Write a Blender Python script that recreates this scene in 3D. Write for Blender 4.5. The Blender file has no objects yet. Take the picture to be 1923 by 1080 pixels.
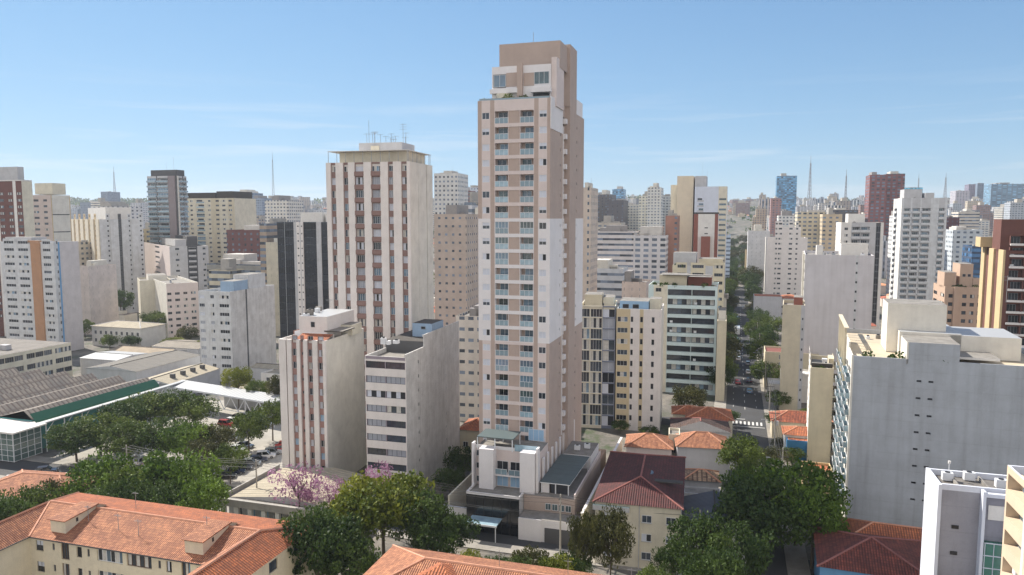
import bpy, math, random
from mathutils import Vector, Matrix
R=random.Random(7)
rad=math.radians
# ---------------- camera, sky, sun, exposure ----------------
FX=1370.0; PITCH=rad(5.5); CH=55.0
SUN_AZ=rad(51); SUN_EL=rad(43)          # azimuth measured to the left of the view direction
S=bpy.context.scene
COL=S.collection
cam=bpy.data.cameras.new('camera'); camo=bpy.data.objects.new('camera',cam); COL.objects.link(camo)
camo.location=(0,0,CH); camo.rotation_euler=(math.pi/2-PITCH,0,0)
cam.sensor_width=36; cam.lens=FX/1923*36; cam.clip_start=1; cam.clip_end=30000
S.camera=camo
S.view_settings.view_transform='Standard'; S.view_settings.look='None'
S.view_settings.exposure=0.78; S.view_settings.gamma=1
try: S.view_settings.use_curve_mapping=False
except: pass
S.cycles.max_bounces=5; S.cycles.diffuse_bounces=3; S.cycles.glossy_bounces=2; S.cycles.transmission_bounces=3
S.cycles.transparent_max_bounces=6; S.cycles.volume_bounces=0
S.cycles.use_adaptive_sampling=True; S.cycles.adaptive_threshold=0.02
S.cycles.sample_clamp_indirect=4
W=bpy.data.worlds.new('World'); S.world=W; W.use_nodes=True
nt=W.node_tree; nt.nodes.clear()
def N(nt,t,**k):
    n=nt.nodes.new(t)
    for a,b in k.items():
        if a=='i':
            for q,v in b.items(): n.inputs[q].default_value=v
        else: setattr(n,a,b)
    return n
def sky_world():
    L=nt.links.new
    sky=N(nt,'ShaderNodeTexSky',sky_type='NISHITA',sun_disc=False)
    sky.sun_elevation=SUN_EL; sky.sun_rotation=-SUN_AZ      # rotation 0 = +Y
    sky.altitude=760; sky.air_density=1.0; sky.dust_density=0.05; sky.ozone_density=1.2
    # thin cirrus streaks low in the sky
    tc=N(nt,'ShaderNodeTexCoord'); sp=N(nt,'ShaderNodeSeparateXYZ')
    L(tc.outputs['Generated'],sp.inputs[0])
    mp=N(nt,'ShaderNodeMapping'); mp.inputs['Scale'].default_value=(1.6,1.6,26); L(tc.outputs['Generated'],mp.inputs[0])
    no=N(nt,'ShaderNodeTexNoise',i={'Scale':2.3,'Detail':5,'Roughness':.55,'Distortion':.4}); L(mp.outputs[0],no.inputs['Vector'])
    cr=N(nt,'ShaderNodeMapRange',i={1:.52,2:.78,3:0,4:1}); L(no.outputs[0],cr.inputs[0])
    lo=N(nt,'ShaderNodeMapRange',i={1:.20,2:.06,3:0,4:.55},interpolation_type='SMOOTHSTEP'); L(sp.outputs['Z'],lo.inputs[0])
    mu=N(nt,'ShaderNodeMath',operation='MULTIPLY'); L(cr.outputs[0],mu.inputs[0]); L(lo.outputs[0],mu.inputs[1])
    mx=N(nt,'ShaderNodeMix',data_type='RGBA'); 
    # soften the range of the clear sky: c*s/(1+k*c), slightly bluer
    k1=N(nt,'ShaderNodeVectorMath',operation='MULTIPLY_ADD'); L(sky.outputs[0],k1.inputs[0]); k1.inputs[1].default_value=(.157,.157,.157); k1.inputs[2].default_value=(1,1,1)
    k2=N(nt,'ShaderNodeVectorMath',operation='MULTIPLY'); L(sky.outputs[0],k2.inputs[0]); k2.inputs[1].default_value=(.79,1.10,1.41)
    k3=N(nt,'ShaderNodeVectorMath',operation='DIVIDE'); L(k2.outputs[0],k3.inputs[0]); L(k1.outputs[0],k3.inputs[1])
    # invented bright cloud behind the camera, added as fill for walls facing it
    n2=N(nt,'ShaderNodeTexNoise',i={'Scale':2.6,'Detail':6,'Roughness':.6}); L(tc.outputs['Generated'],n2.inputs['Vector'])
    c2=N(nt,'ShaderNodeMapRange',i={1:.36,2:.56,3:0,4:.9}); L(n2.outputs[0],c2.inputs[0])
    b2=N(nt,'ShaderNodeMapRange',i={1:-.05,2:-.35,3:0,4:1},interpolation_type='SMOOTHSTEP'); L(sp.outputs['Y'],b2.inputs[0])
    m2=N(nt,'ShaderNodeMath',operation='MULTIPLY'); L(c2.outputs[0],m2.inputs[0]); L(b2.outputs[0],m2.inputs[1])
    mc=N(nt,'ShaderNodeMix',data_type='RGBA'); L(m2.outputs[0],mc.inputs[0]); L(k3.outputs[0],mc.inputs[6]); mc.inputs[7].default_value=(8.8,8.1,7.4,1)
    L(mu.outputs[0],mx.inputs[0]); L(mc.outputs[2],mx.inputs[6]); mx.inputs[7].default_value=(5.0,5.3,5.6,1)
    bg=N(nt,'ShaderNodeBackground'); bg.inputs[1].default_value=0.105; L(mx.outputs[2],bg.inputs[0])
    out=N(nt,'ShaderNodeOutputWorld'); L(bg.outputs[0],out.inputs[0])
sky_world()
sl=bpy.data.lights.new('sun','SUN'); sl.energy=4.9; sl.angle=rad(.5); sl.color=(1,.93,.82)
so=bpy.data.objects.new('sun',sl); COL.objects.link(so)
SD=Vector((-math.sin(SUN_AZ)*math.cos(SUN_EL),math.cos(SUN_AZ)*math.cos(SUN_EL),math.sin(SUN_EL)))
so.rotation_euler=(-SD).to_track_quat('-Z','Y').to_euler()

# ---------------- pixel -> world helpers (photo is 1923x1080) ----------------
cp,sp_=math.cos(PITCH),math.sin(PITCH)
def ray(px,py):
    v=540-py
    return Vector((px-961.5,FX*cp+v*sp_,-FX*sp_+v*cp))
def at(px,py,Y):
    d=ray(px,py); return Vector((0,0,CH))+d*(Y/d.y)
def gp(px,py,z=0):
    d=ray(px,py); return Vector((0,0,CH))+d*((z-CH)/d.z)
def proj(p):
    q=Vector(p)-Vector((0,0,CH))
    zf=q.y*cp-q.z*sp_; up=q.y*sp_+q.z*cp
    return 961.5+FX*q.x/zf, 540-FX*up/zf
def sr(r,g,b):
    f=lambda c:(c/255/12.92 if c/255<=.04045 else ((c/255+.055)/1.055)**2.4)
    return (f(r),f(g),f(b),1)

# ---------------- materials ----------------
MAT={}
def newmat(name):
    m=bpy.data.materials.new(name); m.use_nodes=True; t=m.node_tree; t.nodes.clear()
    out=N(t,'ShaderNodeOutputMaterial'); b=N(t,'ShaderNodeBsdfPrincipled'); t.links.new(b.outputs[0],out.inputs[0])
    return m,t,b
def wall(name,rgb,dirt=.22,rough=.85,scale=1.0,streak=.35,bump=.2,spots=0.0,lines=0.0):
    """painted render / concrete with weathering streaks"""
    if name in MAT: return MAT[name]
    m,t,b=newmat(name); L=t.links.new
    tc=N(t,'ShaderNodeTexCoord')
    a=N(t,'ShaderNodeTexNoise',i={'Scale':.35*scale,'Detail':6,'Roughness':.65}); L(tc.outputs['Object'],a.inputs['Vector'])
    mp=N(t,'ShaderNodeMapping'); mp.inputs['Scale'].default_value=(1.6,1.6,.07); L(tc.outputs['Object'],mp.inputs[0])
    s=N(t,'ShaderNodeTexNoise',i={'Scale':1.1*scale,'Detail':4,'Roughness':.6}); L(mp.outputs[0],s.inputs['Vector'])
    f=N(t,'ShaderNodeTexNoise',i={'Scale':6.0,'Detail':4,'Roughness':.7}); L(tc.outputs['Object'],f.inputs['Vector'])
    r1=N(t,'ShaderNodeMapRange',i={1:.35,2:.75,3:0,4:1}); L(a.outputs[0],r1.inputs[0])
    r2=N(t,'ShaderNodeMapRange',i={1:.45,2:.8,3:0,4:1}); L(s.outputs[0],r2.inputs[0])
    r3=N(t,'ShaderNodeMapRange',i={1:.3,2:.7,3:-.25,4:.25}); L(f.outputs[0],r3.inputs[0])
    m1=N(t,'ShaderNodeMath',operation='MULTIPLY_ADD'); L(r2.outputs[0],m1.inputs[0]); m1.inputs[1].default_value=streak; L(r1.outputs[0],m1.inputs[2])
    m2=N(t,'ShaderNodeMath',operation='ADD'); L(m1.outputs[0],m2.inputs[0]); L(r3.outputs[0],m2.inputs[1])
    m3=N(t,'ShaderNodeMath',operation='MULTIPLY',use_clamp=True); L(m2.outputs[0],m3.inputs[0]); m3.inputs[1].default_value=dirt
    fac=m3.outputs[0]
    if lines:
        # faint floor joints
        sx=N(t,'ShaderNodeSeparateXYZ'); L(tc.outputs['Object'],sx.inputs[0])
        w=N(t,'ShaderNodeMath',operation='PINGPONG'); L(sx.outputs['Z'],w.inputs[0]); w.inputs[1].default_value=1.45
        w2=N(t,'ShaderNodeMath',operation='LESS_THAN'); L(w.outputs[0],w2.inputs[0]); w2.inputs[1].default_value=.06
        w3=N(t,'ShaderNodeMath',operation='MULTIPLY_ADD'); L(w2.outputs[0],w3.inputs[0]); w3.inputs[1].default_value=lines; L(fac,w3.inputs[2]); fac=w3.outputs[0]
    mx=N(t,'ShaderNodeMix',data_type='RGBA'); L(fac,mx.inputs[0])
    c=rgb if len(rgb)==4 else (*rgb,1)
    mx.inputs[6].default_value=c
    g=(c[0]+c[1]+c[2])/3
    mx.inputs[7].default_value=((c[0]*.5+g*.25)*.55,(c[1]*.5+g*.25)*.52,(c[2]*.5+g*.25)*.5,1)
    L(mx.outputs[2],b.inputs['Base Color']); b.inputs['Roughness'].default_value=rough
    if bump:
        bp=N(t,'ShaderNodeBump',i={'Strength':bump,'Distance':.03}); L(f.outputs[0],bp.inputs['Height']); L(bp.outputs[0],b.inputs['Normal'])
    MAT[name]=m; return m
def plain(name,rgb,rough=.5,metal=0,spec=.5,var=0):
    if name in MAT: return MAT[name]
    m,t,b=newmat(name); L=t.links.new
    c=rgb if len(rgb)==4 else (*rgb,1)
    b.inputs['Base Color'].default_value=c; b.inputs['Roughness'].default_value=rough; b.inputs['Metallic'].default_value=metal
    b.inputs['Specular IOR Level'].default_value=spec
    if var:
        tc=N(t,'ShaderNodeTexCoord'); a=N(t,'ShaderNodeTexNoise',i={'Scale':1.7,'Detail':5,'Roughness':.7}); L(tc.outputs['Object'],a.inputs['Vector'])
        mx=N(t,'ShaderNodeMix',data_type='RGBA'); r1=N(t,'ShaderNodeMapRange',i={1:.35,2:.7,3:0,4:var}); L(a.outputs[0],r1.inputs[0]); L(r1.outputs[0],mx.inputs[0])
        mx.inputs[6].default_value=c; mx.inputs[7].default_value=(c[0]*.4,c[1]*.4,c[2]*.4,1); L(mx.outputs[2],b.inputs['Base Color'])
    MAT[name]=m; return m
def tiles(name,rgb,rgb2,pitch=.5,col=.36,bump=1.0):
    """pantiles: uses UV in metres (u across, v down the slope)"""
    if name in MAT: return MAT[name]
    m,t,b=newmat(name); L=t.links.new
    uv=N(t,'ShaderNodeUVMap'); sx=N(t,'ShaderNodeSeparateXYZ'); L(uv.outputs[0],sx.inputs[0])
    def mth(op,a,bv=None,clamp=False):
        n=N(t,'ShaderNodeMath',operation=op,use_clamp=clamp); L(a,n.inputs[0])
        if bv is not None:
            if isinstance(bv,(int,float)): n.inputs[1].default_value=bv
            else: L(bv,n.inputs[1])
        return n.outputs[0]
    u=mth('DIVIDE',sx.outputs[0],col); v=mth('DIVIDE',sx.outputs[1],pitch)
    fu=mth('FLOOR',u); fv=mth('FLOOR',v)
    cb=N(t,'ShaderNodeCombineXYZ'); L(fu,cb.inputs[0]); L(fv,cb.inputs[1])
    wn=N(t,'ShaderNodeTexWhiteNoise',noise_dimensions='2D'); L(cb.outputs[0],wn.inputs['Vector'])
    wave=mth('SINE',mth('MULTIPLY',u,2*math.pi)); frv=mth('FRACT',v)
    big=N(t,'ShaderNodeTexNoise',i={'Scale':.35,'Detail':6,'Roughness':.7}); L(uv.outputs[0],big.inputs['Vector'])
    br=N(t,'ShaderNodeMapRange',i={1:.35,2:.68,3:0,4:1}); L(big.outputs[0],br.inputs[0])
    mx=N(t,'ShaderNodeMix',data_type='RGBA'); mx.inputs[6].default_value=(*rgb[:3],1); mx.inputs[7].default_value=(*rgb2[:3],1)
    f1=mth('MULTIPLY',wn.outputs[0],.7); f2=N(t,'ShaderNodeMath',operation='MULTIPLY_ADD',use_clamp=True); L(br.outputs[0],f2.inputs[0]); f2.inputs[1].default_value=.8; L(f1,f2.inputs[2])
    f3=mth('SUBTRACT',f2.outputs[0],.12,True); L(f3,mx.inputs[0])
    # dark joints in the channels 
    g1=mth('MULTIPLY_ADD',wave,-.5); 
    jn=N(t,'ShaderNodeMapRange',i={1:-.1,2:-.9,3:0,4:.8}); L(wave,jn.inputs[0])
    j2=N(t,'ShaderNodeMapRange',i={1:.72,2:.95,3:0,4:.65}); L(frv,j2.inputs[0])
    ja=mth('MAXIMUM',jn.outputs[0],j2.outputs[0])
    mx2=N(t,'ShaderNodeMix',data_type='RGBA'); L(ja,mx2.inputs[0]); L(mx.outputs[2],mx2.inputs[6]); mx2.inputs[7].default_value=(rgb2[0]*.35,rgb2[1]*.3,rgb2[2]*.3,1)
    L(mx2.outputs[2],b.inputs['Base Color']); b.inputs['Roughness'].default_value=.85
    hh=N(t,'ShaderNodeMath',operation='MULTIPLY_ADD'); L(wave,hh.inputs[0]); hh.inputs[1].default_value=.5; h2=mth('MULTIPLY',frv,.35); L(h2,hh.inputs[2])
    bp=N(t,'ShaderNodeBump',i={'Strength':bump,'Distance':.08}); L(hh.outputs[0],bp.inputs['Height']); L(bp.outputs[0],b.inputs['Normal'])
    MAT[name]=m; return m
def corr(name,rgb,period=.8,rough=.55,metal=0.0,dirt=.4,lo=.3):
    """corrugated / ribbed sheet roof, UV metres"""
    if name in MAT: return MAT[name]
    m,t,b=newmat(name); L=t.links.new
    uv=N(t,'ShaderNodeUVMap'); sx=N(t,'ShaderNodeSeparateXYZ'); L(uv.outputs[0],sx.inputs[0])
    d=N(t,'ShaderNodeMath',operation='MULTIPLY'); L(sx.outputs[0],d.inputs[0]); d.inputs[1].default_value=2*math.pi/period
    s=N(t,'ShaderNodeMath',operation='SINE'); L(d.outputs[0],s.inputs[0])
    mp=N(t,'ShaderNodeMapping'); mp.inputs['Scale'].default_value=(1,.15,1); L(uv.outputs[0],mp.inputs[0])
    no=N(t,'ShaderNodeTexNoise',i={'Scale':1.3,'Detail':6,'Roughness':.7}); L(mp.outputs[0],no.inputs['Vector'])
    r=N(t,'ShaderNodeMapRange',i={1:.35,2:.7,3:0,4:dirt}); L(no.outputs[0],r.inputs[0])
    r2=N(t,'ShaderNodeMapRange',i={1:-.6,2:-1,3:0,4:.35}); L(s.outputs[0],r2.inputs[0])
    ad=N(t,'ShaderNodeMath',operation='ADD',use_clamp=True); L(r.outputs[0],ad.inputs[0]); L(r2.outputs[0],ad.inputs[1])
    mx=N(t,'ShaderNodeMix',data_type='RGBA'); L(ad.outputs[0],mx.inputs[0]); mx.inputs[6].default_value=(*rgb[:3],1); mx.inputs[7].default_value=(rgb[0]*lo,rgb[1]*lo,rgb[2]*lo,1)
    L(mx.outputs[2],b.inputs['Base Color']); b.inputs['Roughness'].default_value=rough; b.inputs['Metallic'].default_value=metal
    bp=N(t,'ShaderNodeBump',i={'Strength':.8,'Distance':.06}); L(s.outputs[0],bp.inputs['Height']); L(bp.outputs[0],b.inputs['Normal'])
    MAT[name]=m; return m
def glass(name,rgb,rough=.12,spec=.8,var=.5):
    if name in MAT: return MAT[name]
    m,t,b=newmat(name); L=t.links.new
    b.inputs['Roughness'].default_value=rough; b.inputs['Specular IOR Level'].default_value=spec
    oi=N(t,'ShaderNodeObjectInfo'); tc=N(t,'ShaderNodeTexCoord')
    no=N(t,'ShaderNodeTexNoise',i={'Scale':.9,'Detail':2}); L(tc.outputs['Object'],no.inputs['Vector'])
    ad=N(t,'ShaderNodeMath',operation='MULTIPLY'); L(oi.outputs['Random'],ad.inputs[0]); L(no.outputs[0],ad.inputs[1])
    mr=N(t,'ShaderNodeMapRange',i={1:0,2:.6,3:1-var,4:1+var*1.6}); L(ad.outputs[0],mr.inputs[0])
    mx=N(t,'ShaderNodeVectorMath',operation='SCALE'); mx.inputs[0].default_value=rgb[:3]; L(mr.outputs[0],mx.inputs['Scale'])
    L(mx.outputs[0],b.inputs['Base Color']); MAT[name]=m; return m
def citywall(name,rgb,win=(.08,.10,.13),px=3.2,pz=2.95,fx=.5,fz=.42,band=None,var=.12,mode='grid'):
    """distant buildings: plastered wall with rows of window openings on every side (object space)"""
    if name in MAT: return MAT[name]
    g0=sum(rgb[:3])/3; rgb=tuple(g0+(c-g0)*.68 for c in rgb[:3])
    m,t,b=newmat(name); L=t.links.new
    tc=N(t,'ShaderNodeTexCoord'); so_=N(t,'ShaderNodeSeparateXYZ'); L(tc.outputs['Object'],so_.inputs[0])
    sn=N(t,'ShaderNodeSeparateXYZ'); L(tc.outputs['Normal'],sn.inputs[0])
    def mth(op,a,bv=None,cv=None):
        n=N(t,'ShaderNodeMath',operation=op)
        for i,x in enumerate((a,bv,cv)):
            if x is None: continue
            if isinstance(x,(int,float)): n.inputs[i].default_value=x
            else: L(x,n.inputs[i])
        return n.outputs[0]
    ax=mth('ABSOLUTE',sn.outputs[0]); side=mth('GREATER_THAN',ax,.5)
    mu=N(t,'ShaderNodeMix',data_type='FLOAT'); L(side,mu.inputs[0]); L(so_.outputs[0],mu.inputs[2]); L(so_.outputs[1],mu.inputs[3])
    oi=N(t,'ShaderNodeObjectInfo')
    u=mth('ADD',mth('DIVIDE',mu.outputs[0],px),mth('MULTIPLY',oi.outputs['Random'],7))
    v=mth('DIVIDE',so_.outputs[2],pz)
    fu=mth('FRACT',u); fv=mth('FRACT',v)
    iu=mth('LESS_THAN',mth('ABSOLUTE',mth('SUBTRACT',fu,.5)),fx/2)
    iv=mth('LESS_THAN',mth('ABSOLUTE',mth('SUBTRACT',fv,.55)),fz/2)
    w=mth('MULTIPLY',iu,iv) if mode=='grid' else (iv if mode=='rows' else iu)
    az=mth('LESS_THAN',mth('ABSOLUTE',sn.outputs[2]),.5); w=mth('MULTIPLY',w,az)
    cb=N(t,'ShaderNodeCombineXYZ'); L(mth('FLOOR',u),cb.inputs[0]); L(mth('FLOOR',v),cb.inputs[1]); L(side,cb.inputs[2])
    wn=N(t,'ShaderNodeTexWhiteNoise',noise_dimensions='3D'); L(cb.outputs[0],wn.inputs['Vector'])
    wv=N(t,'ShaderNodeMapRange',i={1:0,2:1,3:.35,4:2.6}); L(wn.outputs[0],wv.inputs[0])
    wc=N(t,'ShaderNodeVectorMath',operation='SCALE'); wc.inputs[0].default_value=win; L(wv.outputs[0],wc.inputs['Scale'])
    no=N(t,'ShaderNodeTexNoise',i={'Scale':.25,'Detail':5,'Roughness':.65}); L(tc.outputs['Object'],no.inputs['Vector'])
    nr=N(t,'ShaderNodeMapRange',i={1:.3,2:.75,3:1.05,4:1-var*2}); L(no.outputs[0],nr.inputs[0])
    wl=N(t,'ShaderNodeVectorMath',operation='SCALE'); wl.inputs[0].default_value=rgb[:3]; L(nr.outputs[0],wl.inputs['Scale'])
    base=wl.outputs[0]
    if band:
        bd=mth('LESS_THAN',fv,.22); mb=N(t,'ShaderNodeMix',data_type='RGBA'); L(mth('MULTIPLY',bd,az),mb.inputs[0]); L(base,mb.inputs[6]); mb.inputs[7].default_value=(*band[:3],1); base=mb.outputs[2]
    mx=N(t,'ShaderNodeMix',data_type='RGBA'); L(w,mx.inputs[0]); L(base,mx.inputs[6]); L(wc.outputs[0],mx.inputs[7])
    L(mx.outputs[2],b.inputs['Base Color'])
    ro=N(t,'ShaderNodeMapRange',i={1:0,2:1,3:.85,4:.25}); L(w,ro.inputs[0]); L(ro.outputs[0],b.inputs['Roughness'])
    MAT[name]=m; return m
def leafmat(name,c1,c2,tr=.25):
    if name in MAT: return MAT[name]
    m,t,b=newmat(name); L=t.links.new
    g=N(t,'ShaderNodeNewGeometry'); oi=N(t,'ShaderNodeObjectInfo'); tc=N(t,'ShaderNodeTexCoord')
    no=N(t,'ShaderNodeTexNoise',i={'Scale':.45,'Detail':3}); L(tc.outputs['Object'],no.inputs['Vector'])
    a=N(t,'ShaderNodeMath',operation='MULTIPLY_ADD'); L(g.outputs['Random Per Island'],a.inputs[0]); a.inputs[1].default_value=.6
    a2=N(t,'ShaderNodeMapRange',i={1:.35,2:.65,3:-.25,4:.5}); L(no.outputs[0],a2.inputs[0]); L(a2.outputs[0],a.inputs[2])
    a3=N(t,'ShaderNodeMath',operation='MULTIPLY_ADD',use_clamp=True); L(oi.outputs['Random'],a3.inputs[0]); a3.inputs[1].default_value=.3; L(a.outputs[0],a3.inputs[2])
    mx=N(t,'ShaderNodeMix',data_type='RGBA'); L(a3.outputs[0],mx.inputs[0]); mx.inputs[6].default_value=(*c1,1); mx.inputs[7].default_value=(*c2,1)
    b.inputs['Roughness'].default_value=.6; b.inputs['Specular IOR Level'].default_value=.2
    L(mx.outputs[2],b.inputs['Base Color'])
    if tr:
        tl=N(t,'ShaderNodeBsdfTranslucent'); L(mx.outputs[2],tl.inputs[0]); ms=N(t,'ShaderNodeMixShader',i={0:tr})
        L(b.outputs[0],ms.inputs[1]); L(tl.outputs[0],ms.inputs[2])
        out=[n for n in t.nodes if n.type=='OUTPUT_MATERIAL'][0]; L(ms.outputs[0],out.inputs[0])
    MAT[name]=m; return m

# ---------------- mesh builder ----------------
class MB:
    def __init__(s): s.v=[];s.f=[];s.m=[];s.mats=[];s.uv=[];s.sm=[]
    def mi(s,m):
        if m not in s.mats: s.mats.append(m)
        return s.mats.index(m)
    def face(s,pts,m,uv=None,smooth=False):
        i=len(s.v); s.v+= [tuple(p) for p in pts]; s.f.append(tuple(range(i,i+len(pts)))); s.m.append(s.mi(m)); s.uv.append(uv); s.sm.append(smooth)
    def box(s,x0,x1,y0,y1,z0,z1,m,top=None,skip=''):
        p=[(x0,y0,z0),(x1,y0,z0),(x1,y1,z0),(x0,y1,z0),(x0,y0,z1),(x1,y0,z1),(x1,y1,z1),(x0,y1,z1)]
        for k,q in (('b',(3,2,1,0)),('t',(4,5,6,7)),('f',(0,1,5,4)),('r',(1,2,6,5)),('k',(2,3,7,6)),('l',(3,0,4,7))):
            if k in skip: continue
            s.face([p[i] for i in q],top if (k=='t' and top) else m)
    def obox(s,c,ax,ay,az,m):
        """oriented box, half-axis vectors"""
        c=Vector(c);ax=Vector(ax);ay=Vector(ay);az=Vector(az)
        p=[c+ax*i+ay*j+az*k for k in(-1,1) for j in(-1,1) for i in(-1,1)]
        for q in ((0,2,3,1),(4,5,7,6),(0,1,5,4),(1,3,7,5),(3,2,6,7),(2,0,4,6)): s.face([p[i] for i in q],m)
    def bar(s,a,b,r,m,n=4):
        a=Vector(a);b=Vector(b);d=(b-a)
        if d.length<1e-6: return
        d.normalize(); u=d.orthogonal().normalized(); w=d.cross(u)
        ra,rb=(r if isinstance(r,tuple) else (r,r))
        A=[a+(u*math.cos(2*math.pi*i/n)+w*math.sin(2*math.pi*i/n))*ra for i in range(n)]
        B=[b+(u*math.cos(2*math.pi*i/n)+w*math.sin(2*math.pi*i/n))*rb for i in range(n)]
        for i in range(n):
            j=(i+1)%n; s.face([A[i],A[j],B[j],B[i]],m,smooth=n>5)
        s.face(A[::-1],m); s.face(B,m)
    def cyl(s,x,y,z0,z1,r,m,n=16,r2=None): s.bar((x,y,z0),(x,y,z1),(r,r if r2 is None else r2),m,n)
    def build(s,name,parent=None,loc=None,rz=0):
        me=bpy.data.meshes.new(name); me.from_pydata(s.v,[],s.f)
        for m in s.mats: me.materials.append(m)
        me.polygons.foreach_set('material_index',s.m)
        me.polygons.foreach_set('use_smooth',s.sm)
        if any(s.uv):
            ul=me.uv_layers.new(name='UVMap'); k=0
            for f,u in zip(s.f,s.uv):
                for j in range(len(f)):
                    if u: ul.data[k].uv=u[j]
                    k+=1
        me.update()
        o=bpy.data.objects.new(name,me); COL.objects.link(o)
        if parent: o.parent=parent
        if loc is not None: o.location=loc
        o.rotation_euler.z=rz
        return o
def inst(name,mesh,parent=None,loc=(0,0,0),rz=0,sc=None):
    o=bpy.data.objects.new(name,mesh); COL.objects.link(o)
    if parent: o.parent=parent
    o.location=loc; o.rotation_euler.z=rz
    if sc: o.scale=sc
    return o
def tag(o,label=None,cat=None,group=None,kind=None):
    if label: o['label']=label
    if cat: o['category']=cat
    if group: o['group']=group
    if kind: o['kind']=kind
    return o
def empty(name,loc,rz,label,cat,group=None):
    o=bpy.data.objects.new(name,None); COL.objects.link(o); o.location=loc; o.rotation_euler=(0,0,rz); o.empty_display_size=.1
    return tag(o,label,cat,group)
def copy_tree(o,loc=None,rz=None,parent=None):
    c=o.copy(); COL.objects.link(c); c.parent=parent
    if loc is not None: c.location=loc
    if rz is not None: c.rotation_euler.z=rz
    for ch in CH_OF.get(o.name,()) or [x for x in o.children]:
        copy_tree(ch,parent=c)
    return c
CH_OF={}
# ---------------- facade / building kit ----------------
def mb_add(dst,src,M):
    b=len(dst.v); dst.v+=[tuple(M@Vector(p)) for p in src.v]
    mm=[dst.mi(m) for m in src.mats]
    for f,m,u,s in zip(src.f,src.m,src.uv,src.sm):
        dst.f.append(tuple(i+b for i in f)); dst.m.append(mm[m]); dst.uv.append(u); dst.sm.append(s)
G_DARK=glass('glass_dark',(.035,.045,.06),.1,.7,.6)
G_DEEP=glass('glass_interior',(.02,.022,.028),.35,.4,.6)
G_SKY=glass('glass_bluish',(.13,.2,.27),.08,1.0,.4)
G_TEAL=glass('glass_teal',(.065,.10,.11),.1,.9,.6)
G_RAIL=glass('glass_rail',(.24,.34,.40),.12,.9,.25)
SHUT=wall('shutter_white',sr(205,210,222),.2,.6,2,.6,0)
SHUTG=wall('shutter_grey',sr(160,165,176),.25,.6,2,.6,0)
SHUTB=wall('shutter_blue',sr(150,185,215),.2,.6,2,.6,0)
CURT=wall('curtain',sr(206,204,198),.5,.8,5,1.0,0)
ALU=plain('aluminium',sr(150,152,155),.45,.3)
ALUW=plain('white_frame',sr(215,217,220),.5)
ALUD=plain('dark_frame',sr(45,45,48),.5)
WOOD=plain('brown_frame',sr(95,68,52),.6)
FRM={'a':ALU,'w':ALUW,'d':ALUD,'b':WOOD}
_win={}
def winraw(w,h,var,fr='a',nm=None,sub=False):
    k=(round(w,2),round(h,2),var,fr,nm)
    if k in _win: return _win[k]
    w,h=k[0],k[1]
    F=MB(); P=MB(); t=.055; f=FRM[fr]
    F.box(0,w,-.05,.02,0,t,f); F.box(0,w,-.05,.02,h-t,h,f); F.box(0,t,-.05,.02,t,h-t,f); F.box(w-t,w,-.05,.02,t,h-t,f)
    n=nm if nm else max(2,round(w/.75))
    for i in range(1,n): F.box(w*i/n-.025,w*i/n+.025,-.045,.02,t,h-t,f)
    ps={'dark':[G_DARK],'deep':[G_DEEP],'sky':[G_SKY],'teal':[G_TEAL],'curt':[CURT,G_DARK],'blind':[SHUT],'grey':[SHUTG],'blue':[SHUTB],'halfb':[SHUT,G_DEEP],'half':[G_DARK],'mix':[G_DARK,CURT,G_SKY]}[var]
    for i in range(n):
        m=ps[i%len(ps)]; x0,x1=w*i/n,w*(i+1)/n
        if var=='half':
            P.face([(x0,0,0),(x1,0,0),(x1,0,h*.5),(x0,0,h*.5)],m); P.face([(x0,-.02,h*.5),(x1,-.02,h*.5),(x1,-.02,h),(x0,-.02,h)],SHUT)
        else: P.face([(x0,0,0),(x1,0,0),(x1,0,h),(x0,0,h)],m)
    _win[k]=(F,P,{}); return _win[k]
def winmesh(k,which):
    F,P,c=winraw(*k)
    if which not in c:
        if which=='all':
            m=MB(); mb_add(m,F,Matrix()); mb_add(m,P,Matrix())
        else: m=F if which=='F' else P
        o=m.build('window'); c[which]=o.data; bpy.data.objects.remove(o)
    return c[which]
_rail={}
def railraw(w,h,kind,dep=0.0):
    k=(round(w,2),round(h,2),kind,round(dep,2))
    if k in _rail: return _rail[k]
    w,h=k[0],k[1]; m=MB()
    mats={'glass':G_RAIL,'solid':None}
    if kind=='glass':
        m.box(0,w,-.02,.02,.06,h-.06,G_RAIL); m.box(0,w,-.04,.04,h-.06,h,ALUW); m.box(0,w,-.03,.03,0,.06,ALU)
        for i in range(int(w/1.2)+2):
            x=min(w-.05,i*w/(int(w/1.2)+1)); m.box(x,x+.05,-.045,.045,0,h-.02,ALUW)
        if dep: m.box(0,.04,.04,dep,.06,h,G_RAIL); m.box(w-.04,w,.04,dep,.06,h,G_RAIL)
    elif kind=='bars':
        m.box(0,w,-.03,.03,h-.06,h,ALUD); m.box(0,w,-.03,.03,0,.06,ALUD)
        for i in range(int(w/.25)+1): m.box(i*.25,i*.25+.03,-.015,.015,.06,h-.06,ALUD)
    else:
        mm=MAT[kind]; m.box(0,w,-.06,.06,0,h,mm)
        if dep:
            m.box(0,.1,.06,dep,0,h,mm); m.box(w-.1,w,.06,dep,0,h,mm); m.box(.1,w-.1,.06,dep,0,.12,mm)
    _rail[k]=(m,{}); return _rail[k]
def railmesh(k):
    m,c=railraw(*k)
    if 'o' not in c:
        o=m.build('railing'); c['o']=o.data; bpy.data.objects.remove(o)
    return c['o']
def C(w,m=None,k=None,**o):
    d=dict(w=w,m=m,k=k,d=0,ml=.12,mr=.12,za=.95,zb=2.1,dep=.18,sm=None,tm=None,win='std',fr='a',nm=None,rail=None,rh=1.0,out=0,fl=None,bm=None,every=1,off=0,door=.7)
    d.update(o); return d
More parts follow.
